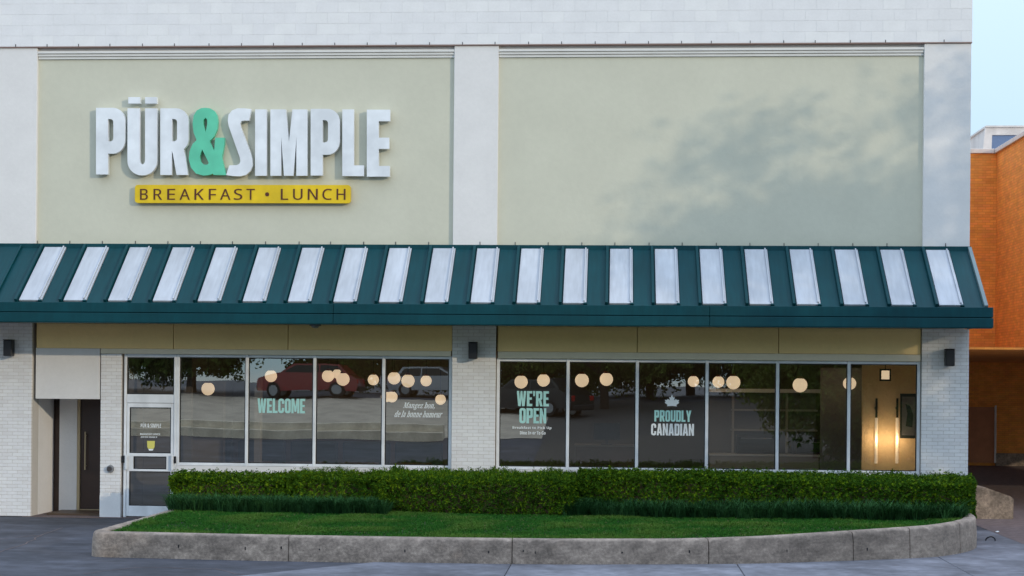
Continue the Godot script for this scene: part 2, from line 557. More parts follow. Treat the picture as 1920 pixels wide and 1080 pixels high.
func restaurant():
	var b := thing("restaurant_building", "white two-storey restaurant with sage wall panels above a striped awning", "building", Vector3.ZERO)
	var xl := -15.0
	var xr := X(1816)
	var p0 := X(68); var p1 := X(848); var p2 := X(931); var p3 := X(1727); var p4 := X(1815)
	var y_ledge := Yh(85)
	var y_top := 10.6
	var y_aw := Yh(463)                      # where the awning meets the wall
	var y_so := 3.70
	# --- upper wall
	bar(b, "upper_wall", M.white, Vector3(xl, y_so + 0.02, -0.35), Vector3(xr - 0.02, y_top - 0.1, -0.012))
	bar(b, "side_wall", M.white, Vector3(xr - 0.32, 0, -14), Vector3(xr - 0.004, y_top - 0.1, -0.352))
	bar(b, "rear_wall", M.white, Vector3(xl, 0, -14.3), Vector3(xr - 0.01, y_top - 0.1, -14.004))
	bar(b, "end_wall", M.white, Vector3(xl, 0, -14), Vector3(xl + 0.3, y_top - 0.1, -0.352))
	bar(b, "roof", M.far_roof, Vector3(xl + 0.302, y_top - 0.6, -14), Vector3(xr - 0.324, y_top - 0.4, -0.354))
	for e in [[p0, p1], [p2, p3]]:
		bar(b, "wall_panel", M.sage, Vector3(e[0], y_aw - 0.1, -0.2), Vector3(e[1], Yh(108), 0.0))
		for k in 3:                          # stepped moulding over each sage panel
			bar(b, "moulding", M.trim, Vector3(e[0] + 0.004, Yh(108 - 5.0 * k), -0.1), Vector3(e[1] - 0.004, Yh(103.6 - 5.0 * k), 0.03 + 0.022 * k), 0.004)
	for e in [[xl + 0.01, p0], [p1, p2], [p3, p4]]:
		bar(b, "pilaster", M.white, Vector3(e[0], y_aw - 0.1, -0.2), Vector3(e[1], y_ledge - 0.022, 0.075), 0.006)
	# --- block band over the ledge
	bar(b, "drip_edge", M.rust, Vector3(xl, y_ledge - 0.016, -0.1), Vector3(xr, y_ledge - 0.004, 0.102))
	bar(b, "band_core", M.white_brick, Vector3(xl, y_ledge, -0.2), Vector3(xr - 0.006, y_top - 0.06, 0.096))
	var mats := [M.white_brick, M.white_brick3, M.white_brick, M.white_brick]
	for j in 8:
		var x := xr - (0.0 if j % 2 else 0.203)
		var first := true
		var last := xr
		while last > -12.4:
			var a := x - 0.406 if not first or j % 2 else x
			if first and j % 2 == 0: a = xr - 0.203
			if j < 5:
				part(b, "block", box(Vector3(snappedf(last - a - 0.003, 0.001), 0.2005, 0.05), 0.0015), mats[rng.randi() % 4], Vector3((a + last) / 2, y_ledge + 0.2035 * (j + 0.5), 0.075 + rng.randf_range(-0.0008, 0.0008)))
			last = a
			x = a
			first = false
	bar(b, "parapet_face", M.white, Vector3(xl, y_ledge + 0.2035 * 5, 0.05), Vector3(xr, y_top - 0.06, 0.1))
	bar(b, "parapet_cap", M.coping, Vector3(xl - 0.03, y_top - 0.058, -0.4), Vector3(xr + 0.03, y_top, 0.19))
	for px in [28, 87, 146, 205, 266, 326, 391, 452, 512, 566, 627, 688, 742, 805, 867, 928, 991, 1053, 1116, 1173, 1216, 1278, 1334, 1407, 1470, 1529, 1595, 1661, 1771]:
		bar(b, "clip", M.dark_clip, Vector3(X(px - 0.7, 0.14, 80), y_ledge - 0.003, 0.09), Vector3(X(px + 0.7, 0.14, 80), y_ledge + 0.045, 0.106))
	# --- header over the shop windows
	for e in [[68, 325], [325, 540], [540, 848], [933, 1195], [1195, 1460], [1460, 1727]]:
		bar(b, "header_panel", M.cream, Vector3(X(e[0]) + 0.006, Yh(659), -0.2), Vector3(X(e[1]) - 0.006, y_so - 0.002, 0.0), 0.003)
	bar(b, "header_backing", M.cream, Vector3(X(68), Yh(658), -0.3), Vector3(X(1727), y_so, -0.202))
	bar(b, "header_trim", M.cream_trim, Vector3(X(190), Yh(669), -0.2), Vector3(X(846), Yh(659) - 0.002, 0.035), 0.005)
	bar(b, "header_trim", M.cream_trim, Vector3(X(934), Yh(672), -0.2), Vector3(X(1726), Yh(659) - 0.003, 0.03), 0.005)
	bar(b, "alcove_panel", M.white, Vector3(X(68), Yh(756), -0.25), Vector3(X(188), Yh(659) - 0.003, 0.015), 0.004)
	# --- pillars
	brick_pillar(b, X(-40), X(63), 0.0, y_so - 0.004, 0.075)
	bar(b, "outer_wall", M.white_brick, Vector3(xl, 0, -0.3), Vector3(X(-40) - 0.004, y_so - 0.004, 0.06))
	brick_pillar(b, X(190), X(229), 0.0, Yh(669) - 0.004, 0.02, 0.42)
	brick_pillar(b, p1 + 0.004, p2 - 0.004, 0.0, y_so - 0.004, 0.06, 0.75)
	brick_pillar(b, p3 + 0.004, xr, 0.0, y_so - 0.004, 0.06, 0.75)
	# --- alcove with the service door
	var a0 := X(63); var a1 := X(188); var zb := -1.05; var yt := Yh(756)
	bar(b, "alcove_wall", M.white_brick, Vector3(a0 - 0.15, 0, zb - 0.1), Vector3(a0 - 0.002, yt + 0.3, -0.322))
	bar(b, "alcove_wall", M.white_brick, Vector3(a1 + 0.002, 0, zb - 0.1), Vector3(a1 + 0.12, yt + 0.3, -0.322))
	bar(b, "alcove_ceiling", M.white, Vector3(a0, yt + 0.02, zb), Vector3(a1, yt + 0.12, -0.26))
	bar(b, "alcove_back", M.brown_door, Vector3(a0, 0, zb - 0.2), Vector3(a1, yt + 0.1, zb - 0.12))
	bar(b, "alcove_pier", M.white_brick2, Vector3(X(113, zb), 0.0, zb - 0.11), Vector3(X(146, zb), yt + 0.015, zb))
	bar(b, "jamb", M.jamb, Vector3(X(147, zb), 0.0, zb - 0.1), Vector3(X(152, zb), yt + 0.012, zb + 0.02))
	var d := sub(b, "service_door")
	bar(d, "leaf", M.brown_door, Vector3(X(152.5, zb), 0.06, zb - 0.1), Vector3(a1 - 0.002, yt + 0.008, zb - 0.02))
	bar(d, "threshold", M.jamb, Vector3(X(152.5, zb), 0.0, zb - 0.1), Vector3(a1 - 0.002, 0.055, zb - 0.005))
	part(d, "handle", cyl(0.014, 0.014, 0.75, 10), M.jamb, Vector3(X(163, zb), Yh(845, zb, 160), zb + 0.05))
	for s in [-0.3, 0.3]:
		part(d, "handle_bracket", cyl(0.01, 0.01, 0.07, 8), M.jamb, Vector3(X(163, zb), Yh(845, zb, 160) + s, zb + 0.015), Basis(Vector3.RIGHT, PI / 2))
	# --- entrance door with transom
	var e0 := X(233); var e1 := X(331); var yd := Yh(756, 0, 280)
	var tr := sub(b, "transom_window")
	glazing(tr, e0 + 0.05, e1 - 0.05, yd + 0.17, Yh(670, 0, 280))
	bar(tr, "frame", M.frame, Vector3(e0 + 0.052, yd + 0.005, GZ - 0.05), Vector3(e1 - 0.052, yd + 0.168, GZ + 0.035), 0.006)
	bar(tr, "frame", M.frame, Vector3(e0, 0.0, GZ - 0.06), Vector3(e0 + 0.048, Yh(669), GZ + 0.045), 0.006)
	bar(tr, "frame", M.frame, Vector3(e1 - 0.048, 0.0, GZ - 0.06), Vector3(e1, Yh(669), GZ + 0.045), 0.006)
	bar(tr, "frame", M.frame, Vector3(e0 + 0.05, Yh(670, 0, 280) + 0.002, GZ - 0.05), Vector3(e1 - 0.05, Yh(669), GZ + 0.03))
	var dr := sub(b, "entrance_door")
	var l0 := e0 + 0.055; var l1 := e1 - 0.055
	var ya := Yh(850, 0, 280); var yb := Yh(884, 0, 280); var yc := 0.22; var yu := Yh(764, 0, 280)
	var dz := GZ + 0.02
	bar(dr, "stile", M.frame, Vector3(l0, 0.02, dz - 0.05), Vector3(l0 + 0.05, yd - 0.002, dz + 0.012), 0.006)
	bar(dr, "stile", M.frame, Vector3(l1 - 0.05, 0.02, dz - 0.05), Vector3(l1, yd - 0.002, dz + 0.012), 0.006)
	for r in [[0.02, yc], [yb, Yh(880, 0, 280)], [Yh(856, 0, 280), ya], [yu, yd - 0.002]]:
		bar(dr, "rail", M.frame, Vector3(l0 + 0.051, r[0], dz - 0.05), Vector3(l1 - 0.051, r[1], dz + 0.01), 0.004)
	for e in [[l0 + 0.051, l0 + 0.13], [l1 - 0.13, l1 - 0.051]]:
		bar(dr, "rail", M.frame, Vector3(e[0], Yh(880, 0, 280) + 0.001, dz - 0.05), Vector3(e[1], Yh(856, 0, 280) - 0.001, dz + 0.009))
	glazing(dr, l0 + 0.05, l1 - 0.05, ya, yu, dz - 0.02)
	glazing(dr, l0 + 0.131, l1 - 0.131, Yh(880, 0, 280), Yh(856, 0, 280), dz - 0.02)
	glazing(dr, l0 + 0.05, l1 - 0.05, yc, yb, dz - 0.02)
	bar(dr, "push_bar", M.frame, Vector3(l0 - 0.02, Yh(881, 0, 280), dz + 0.04), Vector3(l0 + 0.03, Yh(853, 0, 280), dz + 0.07), 0.008)
	bar(dr, "push_bar", M.frame, Vector3(l1 - 0.03, Yh(881, 0, 280), dz + 0.04), Vector3(l1 + 0.02, Yh(853, 0, 280), dz + 0.07), 0.008)
	for xx in [e0 + 0.0, e1 - 0.02]:
		bar(dr, "lock", M.black, Vector3(xx - 0.03, Yh(868, 0, 280), GZ + 0.046), Vector3(xx + 0.03, Yh(855, 0, 280), GZ + 0.075), 0.006)
	# --- shop windows
	var yw0 := Yh(880); var yw1 := Yh(674)
	var left := []
	for px in [336, 463, 590, 719.5, 847]: left.append(X(px))
	left[0] = e1 + 0.03
	left[4] = p1 - 0.03
	window_row(b, left, yw0, Yh(669) - 0.002)
	var right := []
	for px in [937, 1065.5, 1195.5, 1326.5, 1459, 1593, 1728]: right.append(X(px))
	right[0] = p2 + 0.035
	right[6] = p3 - 0.03
	window_row(b, right, yw0, Yh(672) - 0.003)
	bar(b, "window_apron", M.white_brick2, Vector3(e1 + 0.01, 0, -0.2), Vector3(p1, yw0 - 0.004, -0.01))
	bar(b, "window_apron", M.white_brick2, Vector3(p2, 0, -0.2), Vector3(p3, yw0 - 0.004, -0.01))
	# --- rooms behind the glass
	var xi0 := X(232) - 0.05; var xi1 := xr - 0.33
	bar(b, "room_floor", M.floor_in, Vector3(xi0 - 1.5, 0.0, -9), Vector3(xi1, 0.04, -0.21))
	bar(b, "room_ceiling", M.ceiling_in, Vector3(xi0 - 1.5, 3.45, -9), Vector3(xi1, 3.6, -0.36))
	bar(b, "room_wall", M.wall_in, Vector3(xi0 - 1.5, 0, -9.2), Vector3(X(860, -9), 3.6, -9.002))
	bar(b, "room_wall", M.wall_taupe, Vector3(X(860, -9) + 0.001, 0, -9.2), Vector3(xi1, 3.6, -9.003))
	bar(b, "room_wall", M.wall_taupe, Vector3(xi0 - 0.16, 0.0, -9), Vector3(xi0 - 0.01, 3.44, -0.33))
	bar(b, "room_column", M.wall_in, Vector3(X(478, -1.5), 0.04, -1.7), Vector3(X(489, -1.5), 3.45, -1.5))
	bar(b, "vestibule_wall", M.wall_taupe, Vector3(xi0, 0.04, -1.6), Vector3(e1 - 0.1, 3.44, -1.5))
	bar(b, "partition", M.wall_tan, Vector3(X(1618, -2.2), 0.04, -2.3), Vector3(xi1, 3.44, -2.2))
	bar(b, "partition", M.wall_grey, Vector3(X(1540, -4.0), 0.04, -4.1), Vector3(X(1622, -4.0), 3.0, -4.0))
	bar(b, "partition", M.wall_in, Vector3(X(345, -4.6), 0.04, -4.8), Vector3(X(420, -4.6), 2.6, -4.6))
	awning(b, xl, y_aw, y_so)

func awning(b: Node3D, xl: float, y_aw: float, y_so: float):
	var aw := sub(b, "awning")
	var A := Vector3(0, y_aw - 0.035, 0.10)
	var zf := 1.48
	var yf := Yh(573.5, zf)
	var yfb := Yh(609, zf)
	var Bo := Vector3(0, yf, zf)
	var dir := (Bo - A).normalized()
	var nrm := Vector3.RIGHT.cross(dir) * -1.0
	if nrm.y < 0: nrm = -nrm
	var ln := (Bo - A).length()
	var bas := Basis(Vector3.RIGHT, -dir, nrm)
	var xr := X(1862, zf, 580) 
	var xend := xr - 0.1
	var put := func(called: String, m: Material, x0: float, x1: float, t0: float, t1: float, h0: float, h1: float, bev := 0.0):
		var c: Vector3 = A + dir * ((t0 + t1) / 2 * ln) + nrm * ((h0 + h1) / 2)
		c.x = (x0 + x1) / 2
		part(aw, called, box(Vector3(x1 - x0, (t1 - t0) * ln, h1 - h0), bev), m, c, bas)
	put.call("deck", M.awning_green, xl, xend - 0.002, 0.0, 1.0, -0.08, -0.012)
	var w0 := X(85, 0.12, 466); var w1 := X(1735, 0.12, 466)
	var pitch := (w1 - w0) / 20.0
	var ww := pitch * 0.505
	for i in range(-1, 21):
		var x := w0 + pitch * i
		if i >= 0:
			put.call("white_panel", M.awning_white, x, x + ww, 0.025, 0.965, -0.01, 0.03, 0.004)
			put.call("white_seam", M.awning_white, x + ww - 0.055, x + ww - 0.03, 0.027, 0.95, 0.031, 0.065, 0.004)
			put.call("seam", M.awning_green, x - 0.075, x - 0.024, 0.0, 0.985, -0.011, 0.075, 0.004)
			put.call("seam_foot", M.awning_green, x + ww - 0.05, x + ww + 0.012, 0.967, 0.985, -0.01, 0.045)
		var g1: float = w0 + pitch * (i + 1) - 0.077 if i < 20 else xend - 0.06
		var g0 := x + ww + 0.014
		if i < 0: g0 = g1 - pitch * 0.49
		put.call("green_panel", M.awning_green, g0, g1, 0.02, 0.99, -0.011, 0.008)
	put.call("seam", M.awning_green, w0 - pitch * 0.49 - 0.07, w0 - pitch * 0.49 - 0.04, 0.0, 0.985, -0.011, 0.06, 0.004)
	put.call("green_panel", M.awning_green, xl, w0 - pitch * 0.49 - 0.074, 0.0, 0.99, -0.011, 0.03)
	put.call("rake_trim", M.awning_rake, xend - 0.056, xend + 0.01, 0.0, 1.0, -0.1, 0.07, 0.006)
	# top flashing, fascia in lengths, soffit, closed end
	bar(aw, "flashing", M.awning_green, Vector3(xl, y_aw - 0.07, 0.077), Vector3(xend, y_aw + 0.025, 0.15), 0.004)
	var joints := [xl, X(-300, zf), X(625, zf), X(1330, zf), xr]
	for i in 4:
		var j0: float = joints[i] + (0.003 if i else 0.0)
		var ym := lerpf(yf, yfb, 0.5)
		bar(aw, "fascia", M.awning_green, Vector3(j0, ym + 0.012, zf - 0.06), Vector3(joints[i + 1] - 0.003, yf + 0.02, zf + 0.035), 0.006)
		bar(aw, "fascia", M.awning_green, Vector3(j0, yfb, zf - 0.06), Vector3(joints[i + 1] - 0.003, ym, zf + 0.055), 0.006)
		bar(aw, "fascia_core", M.awning_green, Vector3(j0, yfb + 0.01, zf - 0.1), Vector3(joints[i + 1] - 0.003, yf + 0.01, zf - 0.062))
	bar(aw, "soffit", M.soffit, Vector3(xl, yfb + 0.03, 0.08), Vector3(xr - 0.06, yfb + 0.06, zf - 0.1))
	bar(aw, "soffit_lip", M.awning_green, Vector3(xl, yfb - 0.012, zf - 0.1), Vector3(xr - 0.02, yfb - 0.002, zf + 0.05))
	var end := plate(PackedVector2Array([Vector2(-0.08, yfb + 0.02), Vector2(-zf + 0.02, yfb + 0.02), Vector2(-zf + 0.02, yf - 0.02), Vector2(-0.14, y_aw - 0.12), Vector2(-0.08, y_aw - 0.12)]), [], 0.03)
	part(aw, "end_panel", end, M.awning_green, Vector3(xend - 0.05, 0, 0), Basis(Vector3.UP, PI / 2))
	for px in [70, 131, 192, 254, 315, 376, 436, 498, 561, 620, 682, 742, 804, 900, 966, 1028, 1091, 1153, 1217, 1279, 1343, 1406, 1470, 1534, 1599, 1663, 1773]:
		var onp: bool = px > 848 and px < 931 or px > 1727
		var z := 0.078 if onp else 0.003
		bar(aw, "clip", M.dark_clip, Vector3(X(px - 0.6, z, 460), y_aw + 0.024, z - 0.003), Vector3(X(px + 0.6, z, 460), y_aw + 0.09, z + 0.008))
	var sl := thing("soffit_light", "small grey dome light under the striped awning", "light", Vector3(X(591, 0.9), yfb + 0.03, 0.9))
	part(sl, "housing", cyl(0.11, 0.1, 0.05, 20), M.dark_clip, Vector3(0, -0.025, 0))
	var dome := ball(0.085, 18)
	part(sl, "lens", dome, M.steel, Vector3(0, -0.045, 0), Basis.from_scale(Vector3(1, 0.6, 1)))

func wall_lamp(px: float, py: float, z: float, label: String, open_side := 0.0):
	var c := P(px, py, z)
	var t := thing("wall_lamp", label, "wall lamp", c, "black box lamps on the brick pillars")
	bar(t, "back_plate", M.black, Vector3(-0.07, -0.1, 0.002), Vector3(0.07, 0.14, 0.03), 0.004)
	bar(t, "housing", M.black, Vector3(-0.08, -0.15, 0.031), Vector3(0.08, 0.15, 0.2), 0.01)
	bar(t, "top_cap", M.gasket, Vector3(-0.085, 0.151, 0.025), Vector3(0.085, 0.165, 0.21), 0.004)
	bar(t, "lens", M.steel, Vector3(-0.06, -0.157, 0.05), Vector3(0.06, -0.151, 0.18))

# ---------------------------------------------------------------- the sign
func sign_letters():
	var base := P(456, 266, 0.0)
	var t := thing("shop_sign", "raised white letters with a mint ampersand reading PÜR & SIMPLE", "sign", Vector3(base.x, base.y, 0.0))
	var zback := 0.05; var depth := 0.09
	var zf := zback + depth
	var glyphs := []
	# every outline is given in photo pixels; P and R bowls are rounded
	var bowl := func(x0: float, x1: float, yt: float, yb: float) -> Array:   # outer right side of a bowl, top to bottom
		var r := []
		var rx := (x1 - x0) * 0.42
		r.append_array(round_pts(Vector2(x1 - rx, yt + 24), rx, 24, 90, 0))
		r.append_array(round_pts(Vector2(x1 - rx, yb - 26), rx, 26, 0, -90))
		return r
	var hole := func(x0: float, x1: float, yt: float, yb: float) -> Array:
		var r := [[x0, yb], [x0, yt]]
		r.append_array(round_pts(Vector2(x1 - 6, yt + 6), 6, 6, 90, 0, 5))
		r.append_array(round_pts(Vector2(x1 - 6, yb - 6), 6, 6, 0, -90, 5))
		return r
	for px in [180.0, 582.5]:
		var o = px - 180.0
		var y = 0.0 if o == 0.0 else 2.0
		var out := [[180 + o, 327 + y], [180 + o, 202 + y]]
		out.append_array(bowl.call(180 + o, 234.5 + o, 202 + y, 288 + y))
		out.append_array([[202.5 + o, 288 + y], [202.5 + o, 327 + y]])
		glyphs.append(["letter", M.letter_face, out, [hole.call(202.5 + o, 212.5 + o, 223 + y, 265 + y)]])
	var u := [[239, 203], [262, 203], [262, 296]]
	u.append_array(round_pts(Vector2(267, 300), 5, 8, 180, 360, 8))
	u.append_array([[272, 296], [272, 203], [294.5, 203]])
	u.append_array(round_pts(Vector2(266.7, 302), 27.8, 27, 0, -180, 14))
	glyphs.append(["letter", M.letter_face, u, []])
	glyphs.append(["diaeresis_dot", M.letter_face, [[240.5, 182], [262.5, 182], [262.5, 194], [240.5, 194]], []])
	glyphs.append(["diaeresis_dot", M.letter_face, [[272, 182], [294, 182], [294, 194], [272, 194]], []])
	var r_ := [[300.5, 328], [300.5, 203]]
	r_.append_array(round_pts(Vector2(331, 228), 22.5, 25, 90, 0))
	r_.append_array([[353.5, 262], [351, 272], [344.5, 280], [348, 295], [352.5, 328], [331, 328], [324, 288], [322, 283], [322, 328]])
	glyphs.append(["letter", M.letter_face, r_, [hole.call(322.5, 332, 223, 265)]])
	glyphs.append(["ampersand", M.letter_mint, [[385, 202], [394, 203], [402, 208], [407, 216], [408.5, 228], [407, 243], [401, 256], [393, 264.5], [401.5, 283], [403.5, 258], [421, 258], [420.5, 270], [416, 296], [423.5, 328], [400.5, 328], [399, 325.5], [390, 328.5], [380, 329], [367, 325], [358, 314], [353.7, 298], [355.5, 283], [361, 270], [368.5, 262.5], [363, 249], [361, 232], [363, 217], [369, 207], [377, 202.7]],
		[[[385, 220.5], [388.4, 224], [388.6, 233], [385.5, 247.5], [381.4, 233], [381.4, 225]], [[379, 280], [391.5, 305.5], [389, 308.5], [382, 308.5], [376, 303], [374.5, 292]]]])
	glyphs.append(["letter", M.letter_face, [[471, 204.5], [458, 203], [445, 203], [435, 207], [428.5, 215], [427, 226], [429, 237], [449.5, 295], [450.8, 302], [449, 307], [444, 309.5], [430, 310], [424, 328], [436, 330], [450, 330.5], [461, 328], [469, 321], [473.5, 311], [473, 299], [470, 287], [451.5, 238], [450.5, 231], [452.5, 227], [457, 226], [467, 226]], []])
	glyphs.append(["letter", M.letter_face, [[478.2, 205], [500, 205], [500, 329.5], [478.2, 329.5]], []])
	glyphs.append(["letter", M.letter_face, [[507, 205], [536, 205], [541.8, 266], [548.2, 205], [576.2, 205], [576.2, 329.5], [555.6, 329.5], [555.8, 256], [550, 329.5], [532.4, 329.5], [527.2, 257], [527.2, 329.5], [507, 329.5]], []])
	glyphs.append(["letter", M.letter_face, [[641.8, 205], [663.5, 205], [663.5, 310], [682.3, 310], [682.3, 330], [641.8, 330]], []])
	glyphs.append(["letter", M.letter_face, [[687.8, 205.5], [731.5, 205.5], [731.5, 227], [710, 227], [710, 258], [729.6, 258], [729.6, 279], [710, 279], [710, 311], [730.8, 311], [730.8, 331], [687.8, 331]], []])
	for g in glyphs:
		var out := PackedVector2Array()
		for p in g[2]:
			var w := P(p[0], p[1], zf)
			out.append(Vector2(w.x - base.x, w.y - base.y))
		var holes := []
		for h in g[3]:
			var hh := PackedVector2Array()
			for p in h:
				var w := P(p[0], p[1], zf)
				hh.append(Vector2(w.x - base.x, w.y - base.y))
			holes.append(hh)
		var o := part(t, g[0], plate(out, holes, depth), g[1], Vector3(0, 0, zback))
		var c := Vector2.ZERO
		for q in out: c += q / out.size()
		part(o, "standoff", cyl(0.012, 0.012, zback + 0.02, 6), M.steel, Vector3(c.x, c.y, -zback / 2), Basis(Vector3.RIGHT, PI / 2)) if g[3].is_empty() and false else null
	# yellow board
	var a := P(253, 346.5, 0.12); var e := P(657, 381, 0.12)
	var yb := thing("sign_board", "long yellow board with brown letters reading BREAKFAST LUNCH", "sign", Vector3((a.x + e.x) / 2, (a.y + e.y) / 2, 0.0))
	var hw := (e.x - a.x) / 2; var hh := (a.y - e.y) / 2
	var pts := PackedVector2Array()
	var rr := 0.055
	for c in [[1, 1, 0], [-1, 1, 90], [-1, -1, 180], [1, -1, 270]]:
		for k in 6:
			var ang := deg_to_rad(c[2] + 18.0 * k)
			pts.append(Vector2(c[0] * (hw - rr) + cos(ang) * rr, c[1] * (hh - rr) + sin(ang) * rr))
	part(yb, "board", plate(pts, [], 0.08), M.sign_yellow, Vector3(0, 0, 0.04))
	var ws := "BREAKFAST•LUNCH"
	var at := [540, 592, 642, 693, 747, 797, 845, 893, 940, 1002, 1067, 1117, 1173, 1227, 1279]
	var wd := [30, 33, 30, 40, 36, 28, 40, 32, 32, 15, 28, 36, 38, 36, 34]
	for i in ws.length():
		var s := ws[i]
		var c := P(at[i] / 2.0, 364.3, 0.122)
		var w: float = wd[i] / 2.0 * 0.0099
		part(yb, "letter", text_mesh(s, 0.205 if s != "•" else w, w, false, false, 0.0, 0.008), M.sign_brown, Vector3(c.x, c.y, 0.1205) - Vector3(yb.position.x, yb.position.y, 0))

func window_prints():
	var t: Node3D
	var at := func(px: float, py: float) -> Vector3: return P(px, py, GZ)
	t = thing("window_lettering", "mint lettering reading WELCOME on the shop glass", "lettering", at.call(527, 775))
	capitals(t, "WELCOME", 483, 747, 572, 775, M.print_mint)
	t = thing("window_lettering", "white slanted script in two lines on the shop glass", "lettering", at.call(785, 783))
	glass_text(t, "Mangez bon,", 757, 754, 816, 769, M.print_white, true, true, 0.35)
	glass_text(t, "de la bonne humeur", 741, 770, 829, 783, M.print_white, true, true, 0.35)
	t = thing("window_lettering", "mint lettering reading WE'RE OPEN above two small white lines", "lettering", at.call(1000, 816))
	capitals(t, "WE'RE", 969, 733, 1029, 762, M.print_mint)
	capitals(t, "OPEN", 974, 765, 1024, 794, M.print_mint)
	glass_text(t, "Breakfast to Pick Up", 961, 799, 1034, 806, M.print_white)
	glass_text(t, "Dine In or To Go", 975, 808, 1023, 815, M.print_white)
	t = thing("window_lettering", "white maple leaf above lettering reading PROUDLY CANADIAN", "lettering", at.call(1261, 817))
	capitals(t, "PROUDLY", 1227, 769, 1296, 791, M.print_mint)
	capitals(t, "CANADIAN", 1221, 794, 1301, 817, M.print_white)
	var half := [[0, 0], [1.1, 2.4], [2.2, 1.9], [1.7, 4.6], [3.4, 3.4], [3.9, 4.4], [5.8, 4.1], [5.1, 6.0], [5.9, 6.5], [3.6, 8.2], [4.0, 9.4], [0.5, 9.1]]
	var o := PackedVector2Array()
	var k := 0.0232
	for p in half: o.append(Vector2(p[0] * k, -p[1] * k))
	for i in range(half.size() - 1, 0, -1): o.append(Vector2(-half[i][0] * k, -half[i][1] * k))
	var lp: Vector3 = P(1260, 740, GZ + 0.006)
	part(t, "maple_leaf", plate(o, [], 0.003), M.print_white, lp - t.position)
	t = thing("door_lettering", "small white shop name over two lines and a yellow cup badge", "lettering", at.call(283, 845))
	var dl := func(s, x0, y0, x1, y1):
		var a := P(x0, y0, GZ + 0.007)
		var b := P(x1, y1, GZ + 0.007)
		part(t, "lettering", text_mesh(s, a.y - b.y, b.x - a.x, true), M.print_white, Vector3((a.x + b.x) / 2, (a.y + b.y) / 2, GZ + 0.007) - t.position)
	dl.call("PÜR & SIMPLE", 264, 792, 302, 802)
	dl.call("BREAKFAST LUNCH", 263, 812, 300, 816)
	dl.call("OPEN DAILY", 264, 818, 295, 821)
	var c := P(283, 836, GZ + 0.007)
	var cup := PackedVector2Array([Vector2(-0.075, 0.095), Vector2(0.075, 0.095), Vector2(0.07, -0.02), Vector2(0.05, -0.055), Vector2(-0.05, -0.055), Vector2(-0.07, -0.02)])
	part(t, "cup_badge", plate(cup, [], 0.002), M.print_yellow, c - t.position)
	part(t, "cup_foot", plate(PackedVector2Array([Vector2(-0.05, -0.058), Vector2(0.05, -0.058), Vector2(0.035, -0.09), Vector2(-0.035, -0.09)]), [], 0.002), M.print_white, c - t.position)
	# hand-sized button by the door
	var ip := P(207, 879, 0.022)
	t = thing("door_button", "round grey door button on the narrow brick pillar", "door button", Vector3(ip.x, ip.y, 0.022))
	part(t, "cover", cyl(0.075, 0.06, 0.06, 20), M.steel, Vector3(0, 0, 0.03), Basis(Vector3.RIGHT, PI / 2))
	part(t, "push_plate", cyl(0.045, 0.045, 0.014, 18), M.dark_clip, Vector3(0, 0, 0.065), Basis(Vector3.RIGHT, PI / 2))

